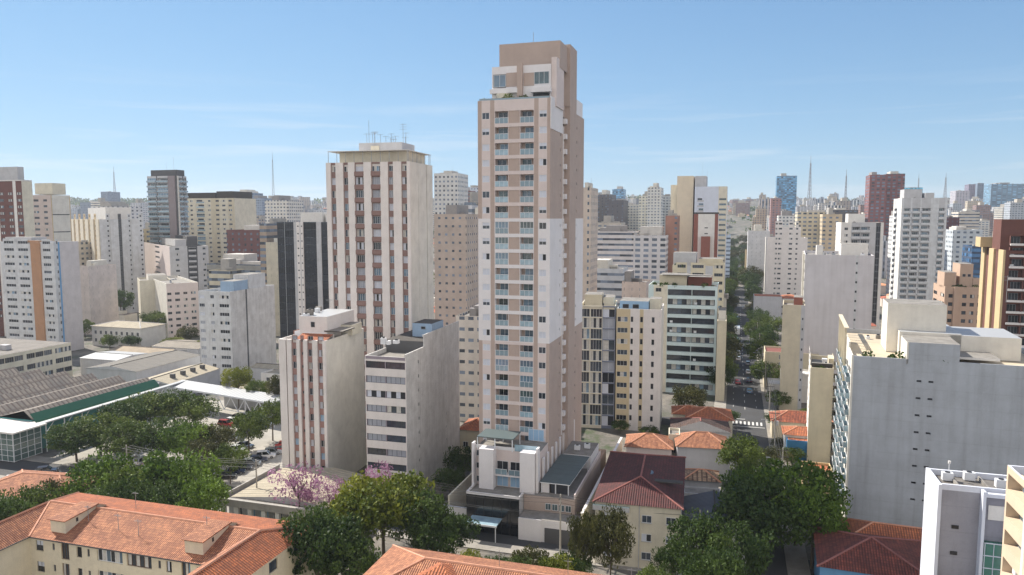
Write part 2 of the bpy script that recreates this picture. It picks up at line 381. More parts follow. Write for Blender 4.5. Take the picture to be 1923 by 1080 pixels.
VARS={'std':['dark']*4+['blind']*3+['half','curt','mix'],'shut':['blind']*6+['dark','halfb','half'],'deep':['deep'],'dark':['dark','dark','deep','mix','curt'],
 'sky':['sky','teal','sky','dark'],'teal':['teal','sky','dark','teal'],'blue':['blue','blind','dark','halfb','grey'],'grey':['grey','dark','curt','halfb','dark'],'curt':['curt','mix','dark','curt'],'lite':['curt','mix','blind','grey','dark','sky','halfb'],'allb':['blind','grey','dark']}
def facade(mb,mapf,L,z0,nf,fh,ztop,cols,wm,places,rz,rng,scalew=True,base_m=None):
    tot=sum(c['w'] for c in cols); sc=L/tot if scalew else 1
    def quad(u0,u1,v0,v1,d,m):
        if u1-u0<1e-4 or v1-v0<1e-4: return
        mb.face([mapf(u0,v0,d),mapf(u1,v0,d),mapf(u1,v1,d),mapf(u0,v1,d)],m)
    u=0; prev=0
    for ci,c in enumerate(cols):
        w=c['w']*sc; u0,u1=u,u+w; u=u1; d=c['d']; m=c['m'] or wm
        if abs(prev-d)>1e-4:
            a,b=(prev,d)
            mb.face([mapf(u0,0,a),mapf(u0,0,b),mapf(u0,ztop,b),mapf(u0,ztop,a)],m if d<prev else (cols[ci-1]['m'] or wm))
        prev=d
        if ci==len(cols)-1 and abs(d)>1e-4:
            mb.face([mapf(u1,0,d),mapf(u1,0,0),mapf(u1,ztop,0),mapf(u1,ztop,d)],m)
        if d<0: mb.face([mapf(u0,ztop,d),mapf(u1,ztop,d),mapf(u1,ztop,0),mapf(u0,ztop,0)],m)
        if not c['k']:
            if c.get('mf'):
                lv=[0]+[z0+k*fh for k in range(nf+1)]+[ztop]; i0=0; ml=[c['mf'](k-1) for k in range(nf+2)]
                for i in range(1,nf+3):
                    if i==nf+2 or ml[i]!=ml[i0]: quad(u0,u1,lv[i0],lv[i],d,ml[i0]); i0=i
            else: quad(u0,u1,0,ztop,d,m)
            continue
        fa,fb=c['fl'] or (0,nf)
        mfor=c.get('mf')   # callable floor -> material
        quad(u0,u1,0,z0+fa*fh,d,(mfor(-1) if mfor else (base_m or m)))
        for k in range(fa,fb):
            mm=mfor(k) if mfor else m
            zb=z0+k*fh; zt=zb+fh
            if (k-fa)%c['every']!=c['off']:
                quad(u0,u1,zb,zt,d,mm); continue
            ha,hb=zb+c['za'],zb+min(c['zb'],fh); x0,x1=u0+c['ml']*w,u1-c['mr']*w
            dp=d+c['dep']
            sm=c['sm'] or mm; tm=c['tm'] or mm
            quad(u0,u1,zb,ha,d,sm); quad(u0,u1,hb,zt,d,tm)
            quad(u0,x0,ha,hb,d,mm); quad(x1,u1,ha,hb,d,mm)
            if c['dep']>.03:
                mb.face([mapf(x0,ha,d),mapf(x1,ha,d),mapf(x1,ha,dp),mapf(x0,ha,dp)],sm)
                mb.face([mapf(x0,hb,dp),mapf(x1,hb,dp),mapf(x1,hb,d),mapf(x0,hb,d)],tm)
                mb.face([mapf(x0,ha,d),mapf(x0,ha,dp),mapf(x0,hb,dp),mapf(x0,hb,d)],mm)
                mb.face([mapf(x1,ha,dp),mapf(x1,ha,d),mapf(x1,hb,d),mapf(x1,hb,dp)],mm)
            if c['k']=='pan':
                quad(x0,x1,ha,hb,dp,c['bm'] or BROWN)
            elif c['k']=='win':
                var=rng.choice(VARS.get(c['win'],[c['win']]))
                places.append(('w',(x1-x0,hb-ha,var,c['fr'],c['nm']),mapf(x0,ha,dp-.03),rz))
            else:
                bm=c['bm'] or mm; bw=x1-x0
                quad(x0,x1,ha,hb,dp,bm)
                dw=bw*c['door']; dx=x0+(bw-dw)*rng.choice((.15,.5,.85)); var=rng.choice(VARS.get(c['win'],[c['win']]))
                places.append(('w',(dw,min(2.15,hb-ha-.1),var,c['fr'],c['nm']),mapf(dx,ha+.02,dp-.05),rz))
                if c['rail']=='glass' and rng.random()<.22:
                    places.append(('w',(bw,hb-ha,rng.choice(['sky','teal','sky']),'w',4),mapf(x0,ha,d+.12),rz))
                elif rng.random()<.2: places.append(('a',(0,),mapf(x0+bw*.1,ha+.05,dp-.45),rz))
                if c['rail']:
                    places.append(('r',(bw,c['rh'],c['rail'],0),mapf(x0,ha,d+.05),rz))
            if c['out']:
                places.append(('b',(x1-x0+.2,c['rh'],c['rail'] or 'glass',c['out']),mapf(x0-.1,ha-.1 if c['k']=='bal' else zb,d-c['out']),rz))
        quad(u0,u1,z0+fb*fh,ztop,d,(mfor(nf) if mfor else m))
def fmaps(w,D):
    return {'front':(lambda u,v,d:(u,d,v),w,0),'right':(lambda u,v,d:(w-d,u,v),D,math.pi/2),
            'back':(lambda u,v,d:(w-u,D-d,v),w,math.pi),'left':(lambda u,v,d:(d,D-u,v),D,-math.pi/2)}
WHITE=wall('wall_white',sr(222,219,214),.3)
ROOFC=wall('roof_concrete',sr(140,136,130),.75,.9,1.5,.2)
def emit_places(root,places,sub=False,cap=100):
    """windows and railings as child objects; past the cap one 'stuff' part"""
    cnt={}; rest={}
    for kind,key,loc,rz in places:
        cnt[kind]=cnt.get(kind,0)+1
        nm={'w':'window','r':'railing','b':'balcony','a':'air_conditioner'}[kind]
        if kind=='a':
            if cnt[kind]<=cap: inst('air_conditioner',roofunit(),root,loc,rz,(.75,.6,.8))
            continue
        if cnt[kind]<=cap:
            if kind=='w':
                if sub:
                    o=inst('window',winmesh(key,'P'),root,loc,rz); inst('frame',winmesh(key,'F'),o)
                else: inst('window',winmesh(key,'all'),root,loc,rz)
            else: inst(nm,railmesh(key),root,loc,rz)
        else:
            M=Matrix.Translation(Vector(loc))@Matrix.Rotation(rz,4,'Z')
            mb=rest.setdefault(nm,MB())
            if kind=='w':
                F,P,_=winraw(*key); mb_add(mb,F,M); mb_add(mb,P,M)
            else: mb_add(mb,railraw(*key)[0],M)
    for nm,mb in rest.items(): tag(mb.build(nm,root),kind='stuff')
def building(name,label,cat,P,nf,fh,z0,faces,wm=None,roof=None,par=.9,extras=(),group=None,sub=False,seed=None,cap=100,base_m=None,order=('front','right','left')):
    """P=(origin(x,y,z), w, D, h, rz)"""
    o,w,D,h,rz=P; wm=wm or WHITE; roof=roof or ROOFC
    rng=random.Random(seed if seed is not None else int(abs(o[0])*10+w*7))
    root=empty(name,o,rz,label,cat,group)
    mb=MB(); fm=fmaps(w,D); places=[]
    for fn in ('front','right','left','back'):
        mp,L,fz=fm[fn]; cols=faces.get(fn) or [C(1)]
        if not isinstance(cols,list): cols=[cols]
        facade(mb,mp,L,z0,nf,fh,h,cols,wm,places,fz,rng,base_m=base_m)
    t=.22; zr=h-par
    for (x0,x1,y0,y1) in ((0,w,0,t),(0,w,D-t,D),(0,t,t,D-t),(w-t,w,t,D-t)):
        mb.face([(x0,y0,h),(x1,y0,h),(x1,y1,h),(x0,y1,h)],wm)
    for a,b in (((t,t),(w-t,t)),((w-t,t),(w-t,D-t)),((w-t,D-t),(t,D-t)),((t,D-t),(t,t))):
        mb.face([(*b,zr),(*a,zr),(*a,h),(*b,h)],wm)
    mb.build('wall',root)
    rm=MB(); rm.face([(t,t,zr),(w-t,t,zr),(w-t,D-t,zr),(t,D-t,zr)],roof); rm.build('roof',root)
    for e in extras: e(root,w,D,h)
    emit_places(root,places,sub,cap)
    return root
# roof extras
def X_box(nm,x0,x1,y0,y1,z0,z1,m=None,top=None,win=None):
    def f(root,w,D,h):
        mb=MB(); a=[x0*w if abs(x0)<=1 else x0,x1*w if abs(x1)<=1 else x1,y0*D if abs(y0)<=1 else y0,y1*D if abs(y1)<=1 else y1]
        mb.box(a[0],a[1],a[2],a[3],h+z0,h+z1,m or WHITE,top=top or ROOFC,skip='b'); o=mb.build(nm,root)
        for q in win or ():
            inst('window',winmesh((q[1],q[2],'deep','a',1),'all'),o,(a[0]+q[0]*(a[1]-a[0]),a[2]-.02,h+z0+q[3]))
    return f
def X_ant(x,y,z,H=5,arms=2):
    def f(root,w,D,h):
        mb=MB(); X,Y=x*w,y*D
        mb.bar((X,Y,h+z),(X,Y,h+z+H),.045,ALU)
        for i in range(arms):
            zz=h+z+H*(.95-.12*i); mb.bar((X-.8,Y,zz),(X+.8,Y,zz),.03,ALU)
            for k in range(5): mb.bar((X-.8+.4*k,Y-.3,zz),(X-.8+.4*k,Y+.3,zz),.02,ALU,3)
        mb.build('antenna',root)
    return f
def X_dish(x,y,z,r=.9):
    def f(root,w,D,h):
        mb=MB(); X,Y=x*w,y*D; n=12; c=Vector((X,Y,h+z+1.0)); ax=Vector((.5,.4,.75)).normalized(); u=ax.orthogonal().normalized(); v=ax.cross(u)
        pr=None
        for k in range(4):
            rr=r*k/3; ring=[c+(u*math.cos(2*math.pi*i/n)+v*math.sin(2*math.pi*i/n))*rr+ax*(rr*rr*.35) for i in range(n)]
            if pr:
                for i in range(n): mb.face([pr[i],pr[(i+1)%n],ring[(i+1)%n],ring[i]],ALUW,smooth=True)
            pr=ring
        mb.bar((X,Y,h+z),c,.06,ALU); mb.build('satellite_dish',root)
    return f
def X_tank(x,y,z,r=1.2,H=1.8,m=None):
    def f(root,w,D,h):
        mb=MB(); mb.cyl(x*w,y*D,h+z,h+z+H,r,m or plain('tank_blue',sr(60,110,150),.5),16); mb.cyl(x*w,y*D,h+z+H,h+z+H+.25,r*1.05,m or MAT['tank_blue'],16,r*.3); mb.build('water_tank',root)
    return f
def X_rail(z=0,ht=1.1,m=None,inset=.1):
    def f(root,w,D,h):
        mb=MB(); mm=m or ALUW
        i=inset
        c=[(i,i),(w-i,i),(w-i,D-i),(i,D-i)]
        for k in range(4):
            a,b=c[k],c[(k+1)%4]
            for q in (.5,1.0): mb.bar((*a,h+z+ht*q),(*b,h+z+ht*q),.03,mm)
            n=max(2,int(math.dist(a,b)/1.5))
            for j in range(n): 
                p=(a[0]+(b[0]-a[0])*j/n,a[1]+(b[1]-a[1])*j/n); mb.bar((*p,h+z),(*p,h+z+ht),.03,mm)
        mb.build('roof_railing',root)
    return f
def X_clutter(n=6,seed=1,z=-.9):
    """air-conditioning units, vents and hatches, each its own part"""
    def f(root,w,D,h):
        r=random.Random(seed)
        for i in range(n):
            x=r.uniform(.12,.85)*w; y=r.uniform(.12,.85)*D; a=r.uniform(.5,1.3); b=r.uniform(.5,1.3); c=r.uniform(.4,1.3)
            mb=MB(); mm=r.choice([ALUW,ALU,SHUTG,ROOFC]); mb.box(x,x+a,y,y+b,h+z,h+z+c,mm,skip='b')
            if r.random()<.5: mb.cyl(x+a/2,y+b/2,h+z+c,h+z+c+.25,min(a,b)*.35,ALUD,10)
            mb.build(r.choice(['roof_unit','vent','roof_hatch']),root)
    return f
def place(xl,xr,yt,Y,a=-17,near='R',xs=None,D=None,hz=None):
    """front face spans photo columns xl..xr with its top at row yt at the anchor corner, which stands at depth Y"""
    r=rad(a); dx=Vector((math.cos(r),math.sin(r),0)); dy=Vector((-math.sin(r),math.cos(r),0))
    an=at(xr if near=='R' else xl,yt,Y); h=an.z if hz is None else hz
    tgt=xl if near=='R' else xr; sgn=-1 if near=='R' else 1
    lo,hi=.1,400
    for _ in range(60):
        m=(lo+hi)/2; px=proj(an+dx*(sgn*m))[0]
        bad=(px>tgt) if near=='R' else (px<tgt)
        if bad: lo=m
        else: hi=m
    w=(lo+hi)/2
    o=an-dx*w if near=='R' else an.copy()
    if xs is not None:     # far visible corner of a side wall
        c=o+dx*w if xs>xr else o.copy()
        lo,hi=.1,150
        for _ in range(60):
            m=(lo+hi)/2; px=proj(c+dy*m)[0]
            bad=(px<xs) if xs>xr else (px>xs)
            if bad: lo=m
            else: hi=m
        D=(lo+hi)/2
        if D>120: D=20
    return ((o.x,o.y,0),w,D or 14,h,r)
# ---------------- the tall pink and white tower in the middle ----------------
PINK=wall('render_pink',sr(214,201,197),.18)
BROWN=wall('render_brown',sr(180,162,152),.2)
TWHITE=wall('render_white',sr(224,221,222),.15)
BEIGE=wall('wall_beige',sr(206,196,172),.3)
CREAM=wall('wall_cream',sr(216,209,190),.35)
GREYW=wall('wall_grey',sr(190,190,192),.35)
DGREY=wall('wall_dark_grey',sr(88,88,90),.3)
METAL_G=corr('roof_sheet_grey',sr(92,106,108),.5,.5,.2)
MT=lambda k: TWHITE if 7<=k<15 else PINK
MB_=lambda k: TWHITE if 7<=k<15 else BROWN
def main_tower():
    P=place(897,1034,183,132,-17,'R',xs=1097); o,w,D,h,r=P
    win=dict(k='win',win='shut',za=.95,zb=2.15,dep=.12,fr='w',nm=2)
    bal=dict(k='bal',win='sky',za=.1,zb=2.3,dep=1.2,rail='glass',rh=1.05,fr='w',bm=BROWN)
    front=[C(.75,mf=MB_),C(1.65,mf=MT,ml=.05,mr=.1,**win),C(.8,mf=lambda k:BROWN),C(2.7,mf=MT,ml=.03,mr=.03,**bal),
           C(2.1,m=BROWN,k='win',za=.1,zb=2.3,dep=.05,win='std',mf=MT,ml=0,mr=0),
           C(2.7,mf=MT,ml=.03,mr=.03,**bal),C(.8,mf=lambda k:BROWN),C(1.6,mf=MT,ml=.1,mr=.05,**win),C(.6,mf=MB_)]
    # panel between the balconies is plain recessed brown
    front[4]=C(2.1,mf=MT,k='pan',ml=0,mr=0,za=.1,zb=2.3,dep=.1)
    sw=dict(k='win',win='dark',za=.5,zb=2.2,dep=.25,nm=1)
    right=[C(7.6,mf=MB_),C(.7,mf=MB_,k='win',win='deep',za=1.2,zb=1.8,dep=.15,nm=1),C(1.2,mf=MB_),C(1.9,mf=MB_,**sw),
           C(5.2,m=BROWN,d=-1.0),C(.5,m=BROWN,d=-1.0),C(1.7,mf=MB_,**sw),C(3.2,mf=MB_),C(.7,mf=MB_,k='win',win='deep',za=1.2,zb=1.8,dep=.15,nm=1),C(7,mf=MB_)]
    left=[C(6,mf=MB_),C(1.6,mf=MB_,k='win',win='std',nm=2),C(3,mf=MB_),C(1.6,mf=MB_,k='win',win='std',nm=2),C(6,m=BROWN,d=-.8),C(1.6,mf=MB_,k='win',win='std',nm=2),C(8,mf=MB_)]
    nf=22; z0=12.0
    rng=random.Random(3)
    root=empty('apartment_tower',o,r,'tallest slender tower of pink and brown render with a white middle band and glass balconies','apartment tower')
    mb=MB(); places=[]; fm=fmaps(w,D)
    for fn,cols in (('front',front),('right',right),('left',left),('back',[C(1,mf=MB_)])):
        mp,L,fz=fm[fn]
        pl=[]
        facade(mb,mp,L,z0,nf,2.85,h,cols,PINK,pl,fz,rng)
        places+=pl
    t=.25
    for (x0,x1,y0,y1) in ((0,w,0,t),(0,w,D-t,D),(0,t,t,D-t),(w-t,w,t,D-t)): mb.face([(x0,y0,h),(x1,y0,h),(x1,y1,h),(x0,y1,h)],TWHITE)
    for a,b in (((t,t),(w-t,t)),((w-t,t),(w-t,D-t)),((w-t,D-t),(t,D-t)),((t,D-t),(t,t))): mb.face([(*b,h-1.1),(*a,h-1.1),(*a,h),(*b,h)],TWHITE)
    mb.build('wall',root)
    m=MB(); m.face([(t,t,h-1.1),(w-t,t,h-1.1),(w-t,D-t,h-1.1),(t,D-t,h-1.1)],ROOFC); m.build('roof_terrace',root)
    # air-conditioning ledges stepping down the window columns of the long side
    m0=MB(); m0.box(0,1.25,-.6,0,0,.95,TWHITE); led=None
    for k in range(nf):
        for u in (9.9,17.5):
            z=z0+k*2.85+.9
            if led is None: led=m0.build('condenser_ledge',root,loc=(w,u,z),rz=math.pi/2); me=led.data
            else: inst('condenser_ledge',me,root,(w,u,z),math.pi/2)
    m=MB()
    for u in (9.75,11.65,18.35): m.box(w+.002,w+.16,u,u+.2,z0,h-4,TWHITE)
    m.build('drain_pipe',root)
    # white belt on the long side near the top
    m=MB(); m.box(w+.003,w+.13,-.1,9.2,h-5.4,h+.25,TWHITE); m.build('parapet_band',root)
    # penthouse storeys, set back from the parapet
    m=MB(); m.box(1.9,13.1,2.6,12,h-1.1,h+6.4,TWHITE,top=ROOFC,skip='b'); ph=m.build('penthouse',root)
    m=MB()
    m.box(2.2,4.6,2.5,2.6,h+2.6,h+5.0,G_DEEP); m.build('corner_opening',ph)
    m=MB(); m.box(4.7,7.0,2.52,2.6,h+2.7,h+5.2,BROWN); m.box(8.0,10.0,2.52,2.6,h+2.7,h+5.0,BROWN); m.build('brown_panel',ph)
    m=MB(); m.box(6.9,7.9,1.9,2.6,h-1.1,h+6.7,BROWN); m.build('brown_pier',ph)
    inst('window',winmesh((2.8,2.2,'teal','w',3),'all'),ph,(10.0,2.56,h+2.9))
    inst('window',winmesh((2.3,2.2,'sky','w',2),'all'),ph,(2.3,2.46,h+2.7))
    m=MB(); m.box(9.6,13.3,1.6,2.62,h+1.35,h+2.2,TWHITE); m.box(1.7,7.0,1.9,2.62,h+1.5,h+2.3,TWHITE); m.build('balcony_slab',ph)
    m=MB(); m.box(9.8,12.9,2.56,2.6,h-1.0,h+1.3,G_DEEP); m.build('dark_opening',ph)
    m=MB(); m.cyl(4.2,2.6,h-1.1,h+1.4,1.4,CREAM,20); m.build('curved_wall',ph)
    m=MB(); m.box(2.5,14.2,5.2,14.5,h+6.2,h+11.0,BROWN,top=ROOFC,skip='b'); m.build('crown_box',root)
    m=MB(); m.box(13.13,14.1,2.9,8.8,h-1.1,h+7.6,PINK,top=ROOFC,skip='b'); m.build('side_bay',root)
    m=MB(); m.box(9.5,w+1.0,11.3,17.4,h+.01,h+11.6,BROWN,top=ROOFC,skip='b'); m.build('stair_shaft',root)
    m=MB(); m.box(9.5,w-.3,17.5,D-.3,h+.01,h+3.2,TWHITE,top=ROOFC,skip='b'); m.build('rear_penthouse',root)
    m=MB(); m.bar((8.6,7,h+11),(8.6,7,h+13.2),.05,ALU); m.build('antenna',root)
    # terrace railing, plants
    m=MB()
    m.box(.3,w-.3,.08,.12,h,h+.3,G_RAIL); m.box(.3,w-.3,.05,.15,h+.28,h+.34,ALU); m.build('terrace_railing',root)
    for x,y,s in ((1.0,1.0,1.5),(5.4,1.5,2.2),(8.4,1.4,1.8),(2.9,1.2,1.3),(6.6,1.1,1.4),(10.5,.9,1.1)):
        q=leafball(s*.55,140,random.Random(int(x*10)),MAT['leaf_mid']); o2=q.build('potted_plant',root,loc=(x,y,h-1.0+s*.6))
    # ---- podium ----
    def Wf(x0,x1,y0,y1,z0_,z1_,mm,nm,**k):
        m=MB(); m.box(x0,x1,y0,y1,z0_,z1_,mm,**k); return m.build(nm,root)
    Wf(1.9,11.4,-11.7,-.02,0,6.6,GREYW,'podium',top=ROOFC)
    DG=glass('podium_glass',(.012,.014,.018),.12,.8,.3)
    m=MB(); m.box(1.85,11.45,-11.85,-11.7,.05,6.7,DG); m.build('dark_glass_wall',root)
    m=MB()
    for i in range(7): m.box(1.85+i*1.6-.03,1.85+i*1.6+.03,-11.9,-11.85,.05,6.7,ALUD)
    for z in (2.2,4.4): m.box(1.85,11.45,-11.89,-11.85,z,z+.05,ALUD)
    m.build('glazing_bars',root)
    m=MB()
    for a,b in (((1.8,-11.9),(11.5,-11.75)),((1.8,-11.75),(1.95,-.1)),((11.35,-11.75),(11.5,-9))): m.box(a[0],b[0],a[1],b[1],6.7,7.15,TWHITE)
    m.build('terrace_parapet',root)
    Wf(11.5,20.6,-9,16,0,6.6,BROWN,'podium_side',top=ROOFC)
    m=MB(); m.box(11.6,21.9,-12.6,-9.02,0,3.9,TWHITE,top=ROOFC); m.box(11.6,15.6,-12.75,-12.6,.02,3.9,TWHITE); m.build('garage_block',root)
    Wf(16.2,21.4,-12.72,-12.6,.03,2.6,DGREY,'garage_door')
    for i in range(4): inst('window',winmesh((1.0,1.15,'teal','w',2),'all'),root,(15.4+i*1.2,-9.05,4.3))
    m=MB(); m.box(3.0,8.5,-15.5,-12.1,2.9,3.05,G_RAIL); m.box(2.9,8.6,-15.6,-15.5,2.8,3.1,ALUW)
    for x in (3.2,8.3): m.cyl(x,-15.3,0,2.8,.09,ALUW,8)
    m.build('entrance_canopy',root)
    # front wing over the podium: two white fins, recessed balconies
    Wf(1.6,13.6,-6.6,-.03,6.6,13.4,PINK,'front_wing',top=ROOFC)
    for x in (3.0,10.6): Wf(x,x+2.7,-8.6,-6.62,6.62,13.9,TWHITE,'white_fin')
    for x in (1.4,13.4): Wf(x,x+.35,-8.0,-6.62,6.62,14.6,TWHITE,'side_fin')
    for z in (9.2,6.64):
        for x in (5.8,8.3):
            inst('window',winmesh((2.1,2.1,'deep' if z>7 else 'blue','w',2),'all'),root,(x,-6.68,z+.1))
            if z>7: inst('railing',railmesh((2.2,1.0,'glass',0)),root,(x-.05,-7.6,z))
    Wf(5.72,10.58,-7.8,-6.62,8.95,9.15,TWHITE,'balcony_slab')
    for z in (7.2,9.7,12.0):
        for x in (1.85,13.3-.85): inst('window',winmesh((.75,1.1,'dark','w',1),'all'),root,(x,-6.68,z-.1))
    m=MB(); m.box(2.2,9.0,-7.4,-2.4,15.6,15.75,METAL_G)
    for x in (2.3,5.6,8.85):
        for y in (-7.3,-2.5): m.box(x-.08,x+.08,y-.08,y+.08,13.4,15.6,ALUW)
    m.build('terrace_canopy',root)
    m=MB(); m.box(9.1,13.6,-6.7,-6.62,13.4,14.6,G_RAIL); m.box(1.7,9.1,-6.7,-6.62,13.4,14.0,TWHITE); m.build('terrace_railing',root)
    inst('window',winmesh((3.0,2.2,'blue','w',3),'all'),root,(9.8,-.08,13.5))
    # side terrace: sloping sheet canopy, skylight, pool deck
    m=MB(); pts=[(14.0,-7.6,8.6),(19.4,-7.6,8.6),(20.3,6.0,9.4),(14.6,6.0,9.4)]
    m.face(pts,METAL_G,uv=[(p[1],p[0]) for p in pts]); q=[(p[0],p[1],p[2]-.15) for p in pts]; m.face(q[::-1],ALUW)
    for i in range(4): j=(i+1)%4; m.face([q[i],q[j],pts[j],pts[i]],ALUW)
    for x,y in ((14.3,-7.3),(16.8,-7.3),(19.1,-7.3),(20.0,5.7),(14.9,5.7)): m.box(x-.09,x+.09,y-.09,y+.09,6.6,8.6,ALUW)
    m.build('side_canopy',root)
    Wf(14.2,15.6,-7.2,-6.9,6.62,8.4,TWHITE,'canopy_wall'); Wf(15.9,19.0,-7.1,-7.0,6.62,8.3,G_DEEP,'canopy_opening')
    m=MB(); 
    for k in range(9): m.box(13.75,14.05,-5+k*3.2,-4.2+k*3.2,6.62,12.0,TWHITE)
    m.build('side_pilaster',root)
    Wf(14.8,20.3,7.0,15.5,6.62,9.2,TWHITE,'service_block',top=ROOFC)
    Wf(20.45,20.65,-9,16,6.62,7.5,PINK,'side_parapet')
    Wf(14.1,20.4,16.1,24,0,5.2,wall('terrace_tiles',sr(170,140,118),.3),'pool_terrace')
    inst('air_conditioner',roofunit(),root,(16.5,9.5,9.2)); inst('air_conditioner',roofunit(),root,(18.2,11,9.2))
    emit_places(root,places,True)
    # boundary wall is a thing of its own
    bw=MB(); bw.box(22.5,22.85,-13,31,0,6.0,CREAM); bw.box(22.44,22.9,-13,31,6.0,6.12,TWHITE)
    b=bw.build('boundary_wall',None,o,r); tag(b,'tall cream boundary wall running back beside the pink tower podium','wall')
    bw=MB(); bw.box(-12,1.75,-10.2,-9.9,0,3.2,TWHITE); bw.box(-12,1.75,-10.25,-9.85,3.2,3.3,GREYW)
    b=bw.build('garden_wall',None,o,r); tag(b,'low white street wall left of the dark glass podium','wall')
    bw=MB(); bw.box(-2.6,-2.3,-9.6,31,0,5.0,CREAM); b=bw.build('boundary_wall',None,o,r); tag(b,'cream boundary wall between the pink tower and the grey stepped block','wall')
    return P
_ru=[]
def roofunit():
    if not _ru:
        m=MB(); m.box(0,1.1,0,.7,.1,1.0,ALUW); m.cyl(.55,.35,1.0,1.06,.28,ALUD,12); m.box(.1,.2,0,.7,0,.1,ALUD); m.box(.9,1.0,0,.7,0,.1,ALUD)
        o=m.build('air_conditioner'); _ru.append(o.data); bpy.data.objects.remove(o)
    return _ru[0]
def leafball(r,n,rng,mat,sz=.22,flat=.85):
    m=MB()
    for i in range(n):
        d=Vector((rng.gauss(0,1),rng.gauss(0,1),rng.gauss(0,1))).normalized()*r*(rng.random()**.33)
        d.z*=flat; leaf(m,d,sz*rng.uniform(.6,1.3),rng,mat)
    return m
def leaf(m,c,s,rng,mat):
    n=Vector((rng.gauss(0,1),rng.gauss(0,1),rng.gauss(0,1)+.6)).normalized(); u=n.orthogonal().normalized(); v=n.cross(u)
    a=rng.random()*6.28; u,v=u*math.cos(a)+v*math.sin(a),v*math.cos(a)-u*math.sin(a)
    m.face([c-u*s,c-v*s*.6,c+u*s,c+v*s*.6],mat)
leafmat('leaf_mid',(.034,.06,.014),(.14,.185,.036))
leafmat('leaf_dark',(.02,.042,.012),(.085,.13,.03),.3)
leafmat('leaf_green',(.034,.075,.011),(.16,.24,.035))
leafmat('leaf_yellow',(.06,.09,.012),(.25,.26,.035))
leafmat('leaf_olive',(.03,.036,.013),(.11,.11,.035))
leafmat('leaf_pink',(.26,.12,.20),(.50,.28,.42))
# ---------------- terrain, streets ----------------
def smooth(t): t=max(0,min(1,t)); return t*t*(3-2*t)
def tz(x,y):
    """terrain height: flat near, rising to the ridge"""
    h=100*smooth((y-520)/2100)
    h+=10*smooth((y-700)/900)*math.sin(x/310+1.2)+7*smooth((y-700)/900)*math.sin(x/170+y/400)
    h-=26*smooth((y-1200)/1200)*smooth((-x+900)/1500-.2)*0
    return h-.0*x
SDIR=Vector((math.sin(rad(17)),math.cos(rad(17)),0)); CDIR=Vector((math.cos(rad(17)),-math.sin(rad(17)),0))
def ground():
    m,t,b=newmat('ground_mat'); L=t.links.new
    tc=N(t,'ShaderNodeTexCoord'); a=N(t,'ShaderNodeTexNoise',i={'Scale':.08,'Detail':8,'Roughness':.7}); L(tc.outputs['Object'],a.inputs['Vector'])
    a2=N(t,'ShaderNodeTexNoise',i={'Scale':1.1,'Detail':6,'Roughness':.7}); L(tc.outputs['Object'],a2.inputs['Vector'])
    cr=N(t,'ShaderNodeValToRGB'); e=cr.color_ramp.elements; e[0].position=.38; e[0].color=(.05,.07,.03,1); e[1].position=.62; e[1].color=(.20,.18,.15,1)
    x=cr.color_ramp.elements.new(.5); x.color=(.12,.11,.10,1)
    ad=N(t,'ShaderNodeMath',operation='MULTIPLY_ADD'); L(a2.outputs[0],ad.inputs[0]); ad.inputs[1].default_value=.3; L(a.outputs[0],ad.inputs[2])
    sb=N(t,'ShaderNodeMath',operation='SUBTRACT'); L(ad.outputs[0],sb.inputs[0]); sb.inputs[1].default_value=.15; L(sb.outputs[0],cr.inputs[0])
    L(cr.outputs[0],b.inputs['Base Color']); b.inputs['Roughness'].default_value=.95
    xs=[-6000,-4000,-2600,-1900]+[-1500+i*75 for i in range(41)]+[1900,2600,4000,6000]
    ys=[-400,0,300,500]+[560+i*70 for i in range(33)]+[3100,3600,4500,6000,9000]
    V=[(x,y,tz(x,y)-.02) for y in ys for x in xs]; n=len(xs)
    Fc=[(j*n+i,j*n+i+1,(j+1)*n+i+1,(j+1)*n+i) for j in range(len(ys)-1) for i in range(n-1)]
    me=bpy.data.meshes.new('ground'); me.from_pydata(V,[],Fc); me.materials.append(m)
    for p in me.polygons: p.use_smooth=True
    o=bpy.data.objects.new('ground',me); COL.objects.link(o); tag(o,kind='structure')
ASPH=wall('asphalt',(.055,.056,.06),.35,.9,.6,.1); PAVE=wall('pavement',(.30,.28,.25),.5,.9,1.5,.1); PAINT=wall('road_paint',(.62,.62,.6),.5,.7,3,.1)
def strip(name,p0,d,w,L,z,mat,thick=0,seg=1):
    """strip along d, centred on the line from p0"""
    s=Vector((d.y,-d.x,0)); mb=MB()
    for i in range(seg):
        a=p0+d*(L*i/seg); b=p0+d*(L*(i+1)/seg)
        za=tz(a.x,a.y)+z if seg>1 else z; zb=tz(b.x,b.y)+z if seg>1 else z
        q=[a-s*w/2,b-s*w/2,b+s*w/2,a+s*w/2]; zz=[za,zb,zb,za]
        top=[(p.x,p.y,h) for p,h in zip(q,zz)]
        mb.face(top[::-1],mat)
        if thick:
            lo=[(x,y,h-thick) for x,y,h in top]
            for k in range(4): j=(k+1)%4; mb.face([top[k],top[j],lo[j],lo[k]],mat)
    o=mb.build(name); tag(o,kind='structure'); return o
AV0=Vector((65,199,0))   # a point on the avenue's centre line
def av(s,off=0): return AV0+SDIR*s+CDIR*off
